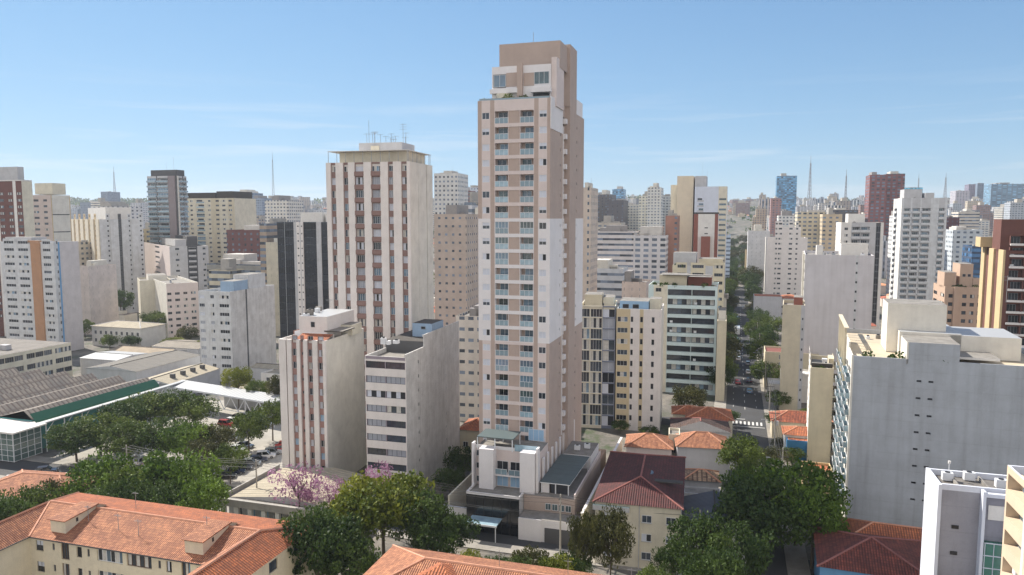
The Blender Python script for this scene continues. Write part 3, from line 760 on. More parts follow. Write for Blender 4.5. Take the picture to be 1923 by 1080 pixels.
def streets():
    strip('road',av(-190),SDIR,10.4,900,.03,ASPH,seg=40)
    for k in (-1,1): strip('pavement',av(-190,k*6.9),SDIR,3.4,880,.15,PAVE,.2,seg=40)
    # street in front of the tower, crossing the avenue
    c=av(-92)
    strip('road',c-CDIR*260,CDIR,9,520,.034,ASPH)
    for k in (-1,1): 
        strip('pavement',c-CDIR*260+SDIR*(k*6),CDIR,3,251,.15,PAVE,.2)
        strip('pavement',c+CDIR*10+SDIR*(k*6),CDIR,3,240,.152,PAVE,.2)
    c2=av(-12)
    strip('road',c2+CDIR*6.5,CDIR,9,200,.036,ASPH); strip('road',c2-CDIR*120,CDIR,8,113,.036,ASPH)
    # markings
    mb=MB()
    def quad(c,d,w,l,z=.045):
        s=Vector((d.y,-d.x,0)); q=[c-s*w/2-d*l/2,c-s*w/2+d*l/2,c+s*w/2+d*l/2,c+s*w/2-d*l/2]; mb.face([(p.x,p.y,z) for p in q][::-1],PAINT)
    for i in range(40): quad(av(8+i*8),SDIR,.15,3,.05+tz(*av(8+i*8).xy)); 
    for k in (-3.2,3.2):
        for i in range(30): quad(av(10+i*8,k),SDIR,.12,2,.05)
    for i in range(9): quad(av(-8,-4.4+i*1.05),SDIR,.5,3.2)
    quad(av(-11.5),CDIR,.4,9.6)
    quad(av(-4.2,-2.4),CDIR,.4,4.6)
    for k in (-3,3): 
        for i in range(3): quad(av(-40-9*i,k),SDIR,.18,4)
    tag(mb.build('road_markings'),kind='structure')
ground(); streets()
# ---------------- neighbouring blocks ----------------
LAV=wall('wall_lavender_white',sr(224,218,214),.25)
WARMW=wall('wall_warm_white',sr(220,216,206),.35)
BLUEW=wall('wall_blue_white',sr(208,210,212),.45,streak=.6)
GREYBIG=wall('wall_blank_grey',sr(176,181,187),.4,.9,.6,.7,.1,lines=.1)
STEPW=wall('wall_stained_white',sr(210,209,207),.5,.9,1,.7,.2,lines=.05)
BRICKR=wall('panel_red_brown',sr(140,114,108),.3)
PANELP=wall('panel_pinkish_brown',sr(158,124,118),.3)
YEL=wall('wall_yellow',sr(204,188,156),.2)
REDB=wall('brick_red',sr(140,86,72),.3)
SALM=wall('wall_salmon',sr(186,160,140),.2)
MAR=wall('brick_maroon',sr(108,70,62),.3)
SAND=wall('wall_sand',sr(198,176,136),.25)
TERR=tiles('roof_tile_orange',sr(206,122,78)[:3],sr(150,92,66)[:3])
TERRL=tiles('roof_tile_light',sr(216,150,110)[:3],sr(148,98,76)[:3],.42,.26)
TERRD=tiles('roof_tile_maroon',sr(104,50,48)[:3],sr(70,38,38)[:3])
GRYT=corr('fibre_cement_roof',sr(120,116,110)[:3],.9,.9,0,.5)
GRYT2=corr('fibre_cement_light',sr(176,166,146)[:3],.9,.9,0,.5)
WHITER=corr('white_sheet_roof',sr(166,168,170)[:3],1.2,.5,.1,.15,.6)
STEPD=wall('roof_dark',sr(70,66,62),.4)
def w_(w,win='std',m=None,**o): return C(w,m,'win',win=win,**o)
def b_(w,win='dark',m=None,**o):
    d=dict(dep=1.1,za=.05,zb=2.4,ml=.06,mr=.06,rail='glass'); d.update(o); return C(w,m,'bal',win=win,**d)

def block_striped_tall():
    P=place(613,770,303,163,-14,'R',xs=812)
    def wd(w,win='lite'): return w_(w,win,BRICKR,ml=.04,mr=.04,za=1.0,zb=2.6,dep=.3,fr='w',sm=BRICKR)
    def bay(w): return C(w,BRICKR,'win',win='lite',ml=.02,mr=.02,za=1.05,zb=2.7,dep=.35,fr='w',nm=4,sm=BRICKR,out=.35,rail='panel_red_brown',rh=1.0)
    st=lambda w:C(w,LAV,d=-.35)
    faces=dict(front=[st(1.3),wd(1.4),st(2.1),wd(1.4),st(1.8),bay(2.5),st(2.1),bay(2.5),st(2.1),wd(1.4),st(2.2),wd(1.5),st(.8)],
      right=[C(5,WARMW),C(.15,DGREY,d=.12),C(5.4,WARMW),C(.4,DGREY,d=.5),C(4,WARMW)],
      left=[C(3,LAV),wd(2),C(3,LAV),wd(2),C(4,LAV)])
    def pergola(root,w,D,h):
        m=MB(); m.box(.5,w-.3,-.3,D+.1,h+2.45,h+2.56,WHITE); m.build('roof_canopy',root)
        m=MB()
        for i in range(10):
            for y in (-.4,D-.2): m.bar((.7+i*(w-1.2)/9,y,h),(.7+i*(w-1.2)/9,y,h+2.45),.06,ALU)
        for y in range(6): m.bar((w-.4,y*D/5.5,h),(w-.4,y*D/5.5,h+2.45),.06,ALU)
        m.build('roof_railing',root)
    ex=[pergola,X_box('penthouse',.12,.93,.12,.9,-.5,2.4,CREAM),X_box('machine_room',.3,.82,.3,.85,2.6,4.7,GREYW),X_box('water_tank_box',.45,.55,.28,.299,2.6,4.0,CREAM)]
    R2=random.Random(5)
    ex+=[X_ant(.3+.045*i,.35+.4*R2.random(),4.7,R2.uniform(1.2,3.2),R2.randint(1,2)) for i in range(12)]+[X_ant(.36,.5,4.7,5.5,0),X_ant(.78,.5,4.7,4.5,3)]
    building('striped_tower','tall white tower with red-brown window stripes and many aerials on its roof','apartment tower',P,22,2.93,2.7,faces,LAV,extras=ex,cap=100)
def block_striped_low():
    P=place(525,612,640,142,-14,'R',xs=683)
    def wd(w,m=PANELP,win='blue',**k): return w_(w,win,m,**{**dict(ml=.03,mr=.03,za=1.1,zb=2.5,dep=.3,fr='w',sm=m),**k})
    st=lambda w:C(w,LAV,d=-.4)
    faces=dict(front=[st(2.0),C(.3,DGREY,d=.6),st(1.3),wd(1.5),st(.95),C(1.0,PANELP,'win',win='deep',ml=.25,mr=.25,za=1.3,zb=1.9,dep=.2,nm=1),st(1.1),wd(1.5,win='grey'),st(1.4),wd(1.5),st(.8)],
               right=[C(1,WARMW)],left=[C(2,LAV),wd(2),C(3,LAV),wd(2),C(4,LAV)])
    def troof(root,w,D,h):
        m=MB(); p=[(3.2,.0,h-.1),(w-.1,.0,h-.1),(w-.1,3.4,h+.75),(3.2,3.4,h+.75)]
        m.face(p,TERRD if 0 else TERR,uv=[(a[0],a[1]) for a in p]); m.box(3.2,w-.1,3.4,3.6,h-.1,h+.75,LAV); m.build('tiled_roof',root)
    ex=[troof,X_box('penthouse',2.4,8.6,3.6,.93,-.4,4.2,LAV,top=WHITER,win=[(.42,.9,1.1,2.4)]),X_box('penthouse_wing',8.62,11.2,9.5,14,-.4,1.8,CREAM),
        X_box('flat_canopy',8.0,12.0,3.4,9.0,1.2,1.4,STEPD),X_ant(.3,.9,4.2,2.2,2),X_clutter(4,3,3.3+.9)]
    building('striped_block','block with white vertical fins and a small red tile roof under its penthouse','apartment block',P,12,2.62,0.2,faces,LAV,roof=ROOFC,extras=ex)
def block_grey_step():
    P=place(685,762,672,136,-16,'R',xs=862)
    band=C(1,LAV)
    bw=lambda w:w_(w,'grey',wall('strip_grey',sr(150,140,150),.3),ml=.02,mr=.02,za=1.1,zb=2.45,dep=.25,fr='d',nm=4,sm=LAV,tm=LAV)
    faces=dict(front=[C(.15,LAV),bw(4.1),bw(4.1),C(.15,LAV)],
       right=[C(5.5,STEPW),C(.9,STEPW,'win',win='deep',ml=.2,mr=.2,za=1.2,zb=1.9,dep=.2,nm=1),C(14,STEPW),C(.7,STEPW,'win',win='halfb',ml=.2,mr=.2,za=1.2,zb=1.7,dep=.1,nm=1),C(8,STEPW)])
    def stepped(root,w,D,h):
        m=MB(); m.box(w-.25,w,0,9,h,h+.6,STEPW); m.box(w-.25,w,9,D,h+.002,h+3.0,STEPW); m.build('parapet_wall',root)
    ex=[stepped,X_box('rear_roof_block',.0,.965,9,.99,-.9,1.6,DGREY,top=STEPD),X_box('lift_house',3.6,.93,14.5,21,1.6,4.4,wall('wall_pale_blue',sr(150,175,200),.3),top=STEPD,win=[(.45,1.0,.6,1.6)]),
        X_clutter(9,11,1.6),X_box('low_wall',.02,.5,.36,.4,-.9,1.0,LAV)]
    building('stepped_block','grey-white block with wide window bands and a long stained blank side wall','apartment block',P,9,2.85,2.3,faces,STEPW,roof=ROOFC,extras=ex)
def block_white_left():
    P=place(372,432,548,240,-14,'R',xs=515)
    faces=dict(front=[w_(2.2,'allb',BLUEW,fr='w'),C(1.2,BLUEW),w_(2.0,'grey',BLUEW,ml=.2,mr=.2,fr='w'),C(1.2,BLUEW),w_(3.3,'dark',BLUEW,ml=.04,mr=.04,fr='w',nm=4),C(.4,BLUEW)],
       right=[C(6,STEPW),C(.6,DGREY,'win',win='deep',ml=.1,mr=.1,za=.9,zb=1.5,dep=.1,nm=1,every=3),C(4,STEPW),C(8,STEPW)])
    ex=[X_box('roof_block',.55,.97,.1,.4,-.5,3.2,wall('wall_pale_blue',sr(150,175,200),.3)),X_box('lift_house',.5,.98,.41,.8,-.5,4.8,BLUEW),X_clutter(4,2)]
    building('white_block','isolated white block with a blank weathered side wall, left of the striped towers','apartment block',P,10,2.9,1.0,faces,BLUEW,extras=ex)
def block_black_glass():
    P=place(520,617,417,300,-14,'R',D=22)
    K=glass('curtain_glass_black',(.012,.02,.035),.1,.8,.5)
    g=lambda w:C(w,K,'win',win='deep',ml=.01,mr=.01,za=.1,zb=2.9,dep=.04,fr='d',nm=4)
    st=lambda w:C(w,GREYW,d=-.5)
    sw=lambda w:C(w,LAV,'win',win='deep',ml=.25,mr=.25,za=1.2,zb=1.8,dep=.1,nm=1,d=-.6)
    faces=dict(front=[g(3),C(.2,ALU),g(4),st(1.2),sw(1.3),st(.4),sw(1.0),g(5.5),st(.5),st(1.4),g(3)],right=[g(6),st(1),g(6)],left=[g(6),st(1),g(6)])
    ex=[X_box('white_core',.36,.78,.2,.8,-.5,4.0,WHITE),X_box('white_core',.82,.98,.25,.7,-.5,3.5,WHITE),X_ant(.5,.5,4,3)]
    building('office_block','black glass office block with two white vertical strips, left of the tall striped tower','office block',P,17,3.05,1,faces,K,extras=ex)
def right_of_tower():
    # gridded glazing block
    P=place(1090,1156,575,186,-10,'R',D=14)
    cell=lambda w,v,m=CREAM,nm=3:C(w,m,'win',win=v,ml=.04,mr=.04,za=.12,zb=2.75,dep=.35,fr='w',nm=nm)
    building('glazed_block','narrow block fronted by a white grid of tall glass panes','apartment block',P,11,2.86,.6,dict(front=[cell(2.3,'curt'),cell(2.9,'dark',nm=4),cell(3.0,'grey',wall('panel_slate',sr(110,118,138),.2),2)]),CREAM,
        extras=[X_box('roof_room',.1,.6,.2,.7,-.6,2.6,BEIGE),X_box('roof_room',.65,.95,.3,.8,-.6,1.8,CREAM),X_clutter(5,4)])
    P=place(1158,1243,582,183,-14,'R',xs=1263)
    P=(P[0],P[1],14,P[3],P[4])
    yw=lambda w,v='dark':C(w,YEL,'win',win=v,ml=.08,mr=.08,za=1.0,zb=2.3,dep=.2,fr='w',sm=YEL,nm=3)
    sm=lambda w,m=LAV:C(w,m,'win',win='deep',ml=.12,mr=.12,za=1.0,zb=2.4,dep=.2,nm=1)
    building('yellow_block','mid-rise block with yellow spandrels on the left and plain white stripes on the right','apartment block',P,10,2.86,1.6,
        dict(front=[yw(3.0),C(.4,YEL),sm(.8),C(1.5,LAV),sm(.9,YEL),C(1.9,LAV),sm(.9),C(1.6,LAV)],right=[C(5,WARMW),C(.2,DGREY,d=.2),C(4,WARMW)]),LAV,
        extras=[X_box('glazed_roof_room',.06,.7,.08,.7,-.6,1.9,SHUTB,win=[(.1,1.6,1.1,.6),(.45,1.6,1.1,.6)]),X_box('roof_room',.72,.97,.2,.6,-.6,2.4,CREAM),X_clutter(5,8)])
    # block with wrap-round balconies
    P=place(1218,1348,538,222,-17,'R',D=15)
    GB=wall('balcony_pale_green',sr(198,214,214),.2)
    bb=lambda w:C(w,GB,'bal',win='dark',ml=.01,mr=.01,za=.0,zb=1.9,dep=1.3,rail=None,nm=5,door=.98,fr='d',bm=DGREY)
    bo=lambda w:C(w,GB,'bal',win='dark',ml=.02,mr=.02,za=1.0,zb=2.6,dep=1.4,rail=None,nm=5,door=.96,fr='d',bm=DGREY,out=.9,d=0)
    ys=lambda w:C(w,CREAM,'win',win='dark',ml=.2,mr=.2,za=1.0,zb=2.2,dep=.2,nm=2)
    building('balcony_block','block with pale green balcony bands and dark glazing, beside the avenue','apartment block',P,11,2.95,1.3,
        dict(front=[C(1.2,GB),ys(2.2),C(1,CREAM),bb(5.5),bb(5.2),C(.5,GB)],right=[C(6,BEIGE),ys(2),C(6,BEIGE)]),GB,
        extras=[X_box('penthouse',.15,.55,.15,.8,-.6,3.0,BEIGE),X_box('penthouse',.56,.9,.3,.9,-.6,2.4,REDB),X_box('roof_pergola',.2,.9,.05,.3,3.0,3.2,STEPD),X_clutter(8,9),roofgarden(10,5)])
    P=place(1347,1364,603,214,-17,'R',D=14)
    building('blank_block','slim blank cream block joined to the right side of the pale green balcony block','apartment block',P,9,2.9,1,dict(front=[C(1,BEIGE)]),BEIGE,extras=[X_box('roof_room',.1,.9,.3,.9,-.6,2.6,WARMW)])
    P=place(1263,1360,500,260,-17,'R',D=16)
    building('glass_topped_block','plain block with planted terraces standing behind the green balcony block','apartment block',P,13,2.9,1,dict(front=[C(1,BEIGE),w_(3,'dark',BEIGE),C(1,GREYW),w_(4,'dark',BEIGE),C(2,GREYW),w_(3,'dark',BEIGE)]),BEIGE,
        extras=[X_box('concrete_tank',-.0,.45,.2,.7,-.6,4.5,GREYW),X_box('roof_room',.5,.97,.2,.8,-.6,2.4,BEIGE),roofgarden(8,6),X_clutter(5,12)])
def roofgarden(n,seed):
    def f(root,w,D,h):
        r=random.Random(seed)
        for i in range(n):
            s=r.uniform(.5,1.2); o=leafball(s,110,r,MAT['leaf_dark'],.25).build('potted_plant',root,loc=(r.uniform(.5,w-.5),r.uniform(.4,1.6),h-.6+s*.6))
    return f
def big_grey_right():
    P=place(1600,1990,668,125,-21,'L',xs=1578)
    o,w,D,h,r=P; D=34
    P=(o,w,D,h,r)
    small=lambda w:C(w,GREYBIG,'win',win='deep',ml=.05,mr=.05,za=1.2,zb=1.6,dep=.2,nm=1,fl=(1,9))
    lb=C(3,WARMW,'bal',win='teal',ml=.04,mr=.04,za=.1,zb=2.5,dep=.9,rail='glass',fr='w',nm=3,out=.7)
    lw=C(2,WARMW,'win',win='teal',ml=.1,mr=.1,fr='w')
    WB=wall('wall_roof_cream',sr(220,215,204),.3)
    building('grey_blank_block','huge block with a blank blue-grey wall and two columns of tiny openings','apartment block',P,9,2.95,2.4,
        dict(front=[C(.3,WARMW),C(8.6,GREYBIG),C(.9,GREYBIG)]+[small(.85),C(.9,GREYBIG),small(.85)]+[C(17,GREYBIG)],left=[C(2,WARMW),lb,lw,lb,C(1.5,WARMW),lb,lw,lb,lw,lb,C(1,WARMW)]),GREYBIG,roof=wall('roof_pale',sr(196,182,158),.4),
        extras=[X_box('raised_wall',8.7,16.2,0,.45,.01,2.9,GREYBIG),X_box('stair_block',8.4,8.68,.0,7.5,-.8,2.9,WB),
                X_box('water_tower',6.5,16.0,11.5,20,-.8,8.2,WB),X_box('roof_hall',.6,8.3,9.0,22,-.8,3.4,WB,top=WHITER),
                X_box('roof_hall',16.3,27,9,21,-.8,3.2,WB,top=WHITER),X_box('white_roof_slab',16.3,22.5,2.5,8.8,.1,.5,WHITE),
                terrwall,roofgarden(4,3),X_ant(.9,.6,8.2,5),slats,X_clutter(6,21)])
def terrwall(root,w,D,h):
    m=MB(); m.box(0,.25,8,21.4,h,h+1.2,MAT['wall_roof_cream']); m.box(0,.2,0,8,h,h+.12,MAT['wall_roof_cream']); m.build('terrace_wall',root)
def slats(root,w,D,h):
    m=MB()
    for i in range(6): m.box(-.45,-.02,14+i*3.4,14.5+i*3.4,h-9,h+2.8,BEIGE)
    m.box(-.45,.3,13.5,D,h+2.8,h+3.0,BEIGE); m.build('roof_screen',root)
def more_right():
    P=place(1522,1566,690,160,-21,'L',xs=1516)
    P=(P[0],P[1],16,P[3],P[4])
    lf=[w_(2,'teal',WHITE),C(1,WHITE),w_(2,'teal',WHITE),C(1,WHITE)]
    building('beige_slim_block','slim beige block with blank front and planted balconies, left of the huge grey wall','apartment block',P,8,2.85,1.2,
        dict(front=[C(1,BEIGE)],right=[C(1,BEIGE),C(4,BEIGE,'bal',win='dark',rail='wall_beige',za=.05,zb=2.4,dep=1,out=1.1),C(5,BEIGE)],left=lf),BEIGE,extras=[X_box('roof_rim',.05,.95,.05,.1,0,.9,STEPD),X_clutter(4,5),roofgarden(3,8)])
    P=place(1512,1642,478,230,-21,'L',D=30)
    d=lambda w:C(w,BLUEW,'win',win='deep',ml=.1,mr=.1,za=1.2,zb=1.9,dep=.2,nm=1,fl=(5,14))
    BW2=wall('wall_blank_lilac',sr(208,205,208),.25,.9,.6,.8,.1,lines=.05)
    building('blank_white_block','tall block with a blank lilac-white wall and a single column of small openings','apartment block',P,14,2.93,1.2,
        dict(front=[C(15,BW2),d(.7),C(4.5,BW2)],left=[w_(2,'teal',WARMW),C(1,WARMW,d=-.5),w_(2,'teal',WARMW),C(1,WARMW,d=-.5),w_(2,'teal',WARMW)]),BW2,
        extras=[X_box('lift_house',.55,.95,.3,.7,-.6,3.2,WHITE),X_box('roof_room',.18,.28,.3,.6,-.6,2.5,WHITE),X_clutter(8,15)])
    P=place(1470,1512,572,205,-21,'L',D=13)
    building('buff_block','blank buff block with a strip of tiny vents and a small brick roof room','apartment block',P,9,2.9,2,dict(front=[C(8,BEIGE),C(1.6,GREYW,'win',win='deep',ml=.3,mr=.3,za=1,zb=1.7,dep=.15,nm=1)]),BEIGE,extras=[X_clutter(3,2),X_box('roof_room',.5,.9,.3,.8,-.6,1.8,REDB)])
    P=place(1440,1517,447,420,-17,'R',D=20)
    v=lambda w:C(w,LAV,'win',win='dark',ml=.15,mr=.15,za=1.0,zb=2.0,dep=.15,nm=2)
    building('white_window_tower','white tower with four columns of dark windows, right of the tree-lined avenue','apartment tower',P,18,2.9,.5,
        dict(front=[C(3.5,LAV),v(1.2),v(2),C(2.5,LAV),v(2),C(1,LAV),v(1.2),C(4,LAV)],left=[C(3,WARMW)]),LAV,extras=[X_box('lift_house',.4,.85,.3,.8,-.6,6,LAV),X_clutter(3,8)],cap=60)
    P=place(1662,1765,372,370,-21,'R',D=22)
    P=place(1694,1780,372,370,-17,'L',xs=1686)
    P=(P[0],P[1],20,P[3],P[4])
    wb=lambda w:C(w,GREYW,'bal',win='sky',ml=.04,mr=.04,za=.1,zb=2.5,dep=1,rail='wall_blue_white',out=.6,fr='w')
    building('white_balcony_tower','white tower with stacked balconies on both corners, rising behind the huge grey wall block','apartment tower',P,20,2.95,1,
        dict(front=[C(1,BLUEW),wb(3),C(.6,BLUEW),wb(3.5),C(.5,BLUEW),wb(4),C(3.4,BLUEW),wb(2.5),C(1,BLUEW)],left=[C(1,WHITE),wb(3),C(4,WHITE)]),BLUEW,extras=[X_box('lift_house',.1,.5,.3,.8,-.6,4.5,GREYW),X_box('roof_room',.55,.75,.2,.8,-.6,2.6,GREYW),X_clutter(5,3)],cap=60)
    P=place(1580,1660,418,330,-17,'R',D=18)
    building('grey_white_tower','grey and white tower with a dark glazed stair strip, behind the blank lilac-white wall','apartment tower',P,17,2.95,1,
        dict(front=[C(1,WHITE),w_(1.6,'dark',WHITE),C(1,WHITE),wb(3.2),wb(3.2),C(2,GREYW),C(1.6,DGREY,'win',win='deep',ml=.05,mr=.05,za=.1,zb=2.8,dep=.1,nm=2),C(1,WHITE)]),WHITE,extras=[X_box('lift_house',.2,.6,.3,.8,-.6,4,WHITE),X_clutter(3,3)],cap=60)
    P=place(1775,1850,540,255,-17,'R',D=16)
    sw=lambda w:C(w,SALM,'win',win='dark',ml=.12,mr=.12,za=.9,zb=2.2,dep=.25,fr='d',nm=2)
    building('salmon_block','salmon-pink block with square brown windows and a stepped roof','apartment block',P,9,2.95,2,
        dict(front=[C(1,SALM),sw(1.8),C(1.5,SALM,d=-.5),C(1,SALM),sw(1.8),C(.6,SALM),sw(1.8),C(.6,SALM),sw(1.8),C(.5,SALM)],left=[sw(2),C(1,SALM),sw(2)]),SALM,
        extras=[X_box('penthouse',.0,.3,.1,.7,-.6,5,SALM),X_box('penthouse',.42,.75,.2,.8,-.6,8,SALM,win=[(.2,1,1,4),(.6,1,1,4)]),X_box('roof_room',.76,.95,.2,.8,-.6,3,SALM),roofgarden(5,4)])
    P=place(1889,1990,470,190,-21,'L',xs=1852)
    P=(P[0],P[1],24,P[3],P[4])
    mb_=lambda w:C(w,MAR,'bal',win='deep',ml=.04,mr=.04,za=.1,zb=2.5,dep=1.2,rail='wall_lavender_white',out=.5,every=1,rh=.45)
    building('brown_tower','dark red-brown tower with sunlit sand-coloured end piers at the right edge','apartment tower',P,17,2.95,.5,
        dict(front=[C(1,MAR),mb_(4),mb_(4),C(1,MAR),mb_(4)],left=[C(4,SAND,d=-.5),C(5,MAR),C(5,SAND,d=-.5),C(5,MAR),C(5,SAND,d=-.5)]),MAR,
        extras=[X_box('lift_house',.0,.5,.25,.6,-.6,8,MAR),X_box('roof_room',-.2,.35,.7,.95,.2,3,SAND)],cap=60)
# ---------------- tile-roofed houses and low buildings ----------------
def roofplane(m,pts,mat,th=.12):
    """pts: eave-left, eave-right, top-right(, top-left): uv in metres along the eave and up the slope"""
    P=[Vector(p) for p in pts]; e=(P[1]-P[0]).normalized(); n=(P[1]-P[0]).cross(P[2]-P[0]).normalized(); s=n.cross(e)
    m.face(P,mat,uv=[((p-P[0]).dot(e)+3.3,(p-P[0]).dot(s)) for p in P])
def hip(m,x0,x1,y0,y1,z,rh,mat,axis='x',gl=False,gr=False,wallm=None,ridge=None,hf=1.0):
    """hip or gable roof; gl/gr: gable ends. axis = ridge direction"""
    if axis=='x':
        ym=(y0+y1)/2; d=(y1-y0)/2*hf; a=x0 if gl else x0+d; b=x1 if gr else x1-d
        if a>b: a=b=(x0+x1)/2
        A,B=(a,ym,z+rh),(b,ym,z+rh)
        roofplane(m,[(x0,y0,z),(x1,y0,z),B,A],mat); roofplane(m,[(x1,y1,z),(x0,y1,z),A,B],mat)
        if gl: m.face([(x0,y1,z),(x0,y0,z),A],wallm or mat)
        else: roofplane(m,[(x0,y1,z),(x0,y0,z),A],mat)
        if gr: m.face([(x1,y0,z),(x1,y1,z),B],wallm or mat)
        else: roofplane(m,[(x1,y0,z),(x1,y1,z),B],mat)
        rl=[(A,B)]
        if not gl: rl+=[((x0,y0,z),A),((x0,y1,z),A)]
        if not gr: rl+=[((x1,y0,z),B),((x1,y1,z),B)]
    else:
        xm=(x0+x1)/2; d=(x1-x0)/2*hf; a=y0 if gl else y0+d; b=y1 if gr else y1-d
        if a>b: a=b=(y0+y1)/2
        A,B=(xm,a,z+rh),(xm,b,z+rh)
        roofplane(m,[(x1,y0,z),(x1,y1,z),B,A],mat); roofplane(m,[(x0,y1,z),(x0,y0,z),A,B],mat)
        if gl: m.face([(x0,y0,z),(x1,y0,z),A],wallm or mat)
        else: roofplane(m,[(x0,y0,z),(x1,y0,z),A],mat)
        if gr: m.face([(x1,y1,z),(x0,y1,z),B],wallm or mat)
        else: roofplane(m,[(x1,y1,z),(x0,y1,z),B],mat)
        rl=[(A,B)]
        if not gl: rl+=[((x0,y0,z),A),((x1,y0,z),A)]
        if not gr: rl+=[((x0,y1,z),B),((x1,y1,z),B)]
    m.face([(x0,y0,z-.02),(x0,y1,z-.02),(x1,y1,z-.02),(x1,y0,z-.02)],WOOD)
    return rl
def ridges(m,rl,mat,r=.16):
    for a,b in rl: m.bar(a,b,r,mat,5)
RIDGE=plain('ridge_tile',sr(206,150,122),.8,var=.5)
RIDGED=plain('ridge_tile_dark',sr(150,96,88),.8,var=.5)
def house(name,label,cat,px,py,zt,w,D,a=-17,eave=None,rh=1.8,mat=None,wm=None,axis='x',wins=(),gl=False,gr=False,ridge=None,ov=.4,group=None,origin=None,extra=None,anchor='fl',hf=1.0):
    """px,py = photo pixel of the front-left (fl) or front-right (fr) eave corner at height zt"""
    r=rad(a)
    p=gp(px,py,zt) if origin is None else Vector(origin)
    if anchor=='fr': p=p-Vector((math.cos(r),math.sin(r),0))*w
    root=empty(name,(p.x,p.y,0),r,label,cat,group); mat=mat or TERR; wm=wm or CREAM
    m=MB(); m.box(0,w,0,D,-.5,zt-.02,wm,skip='bt'); m.build('wall',root)
    m=MB(); rl=hip(m,-ov,w+ov,-ov,D+ov,zt,rh,mat,axis,gl,gr,wm,hf=hf); 
    rf=m.build('roof',root); m=MB(); ridges(m,rl,ridge or RIDGE); m.build('ridge_tiles',rf)
    for (face,u,z,ww,hh,var) in wins:
        loc,rz={'f':((u,-.03,z),0),'r':((w+.03,u,z),math.pi/2),'l':((-.03,D-u,z),-math.pi/2)}[face]
        o=inst('window',winmesh((ww,hh,var,'w',2),'P'),root,loc,rz); inst('frame',winmesh((ww,hh,var,'w',2),'F'),o)
        s=MB(); s.box(-.1,ww+.1,-.12,.02,-.08,0,GREYW); s.build('sill',o)
    if extra: extra(root,w,D,zt)
    return root
def lowbox(name,label,cat,px,py,zt,w,D,a=-17,m_=None,top=None,anchor='fl',wins=(),group=None,par=.5,extra=None):
    r=rad(a); p=gp(px,py,zt); 
    if anchor=='fr': p=p-Vector((math.cos(r),math.sin(r),0))*w
    root=empty(name,(p.x,p.y,0),r,label,cat,group); m_=m_ or CREAM
    m=MB(); m.box(0,w,0,D,-.5,zt,m_,skip='bt')
    t=.2
    for x0,x1,y0,y1 in ((0,w,0,t),(0,w,D-t,D),(0,t,t,D-t),(w-t,w,t,D-t)): m.face([(x0,y0,zt),(x1,y0,zt),(x1,y1,zt),(x0,y1,zt)],m_)
    for a_,b_ in (((t,t),(w-t,t)),((w-t,t),(w-t,D-t)),((w-t,D-t),(t,D-t)),((t,D-t),(t,t))): m.face([(*b_,zt-par),(*a_,zt-par),(*a_,zt),(*b_,zt)],m_)
    m.build('wall',root)
    m=MB(); q=[(t,t),(w-t,t),(w-t,D-t),(t,D-t)]; m.face([(x,y,zt-par) for x,y in q],top or ROOFC,uv=q); m.build('roof',root)
    for (face,u,z,ww,hh,var) in wins:
        loc,rz={'f':((u,-.03,z),0),'r':((w+.03,u,z),math.pi/2),'l':((-.03,D-u,z),-math.pi/2)}[face]
        o=inst('window',winmesh((ww,hh,var,'w',2),'P'),root,loc,rz); inst('frame',winmesh((ww,hh,var,'w',2),'F'),o)
    if extra: extra(root,w,D,zt)
    return root
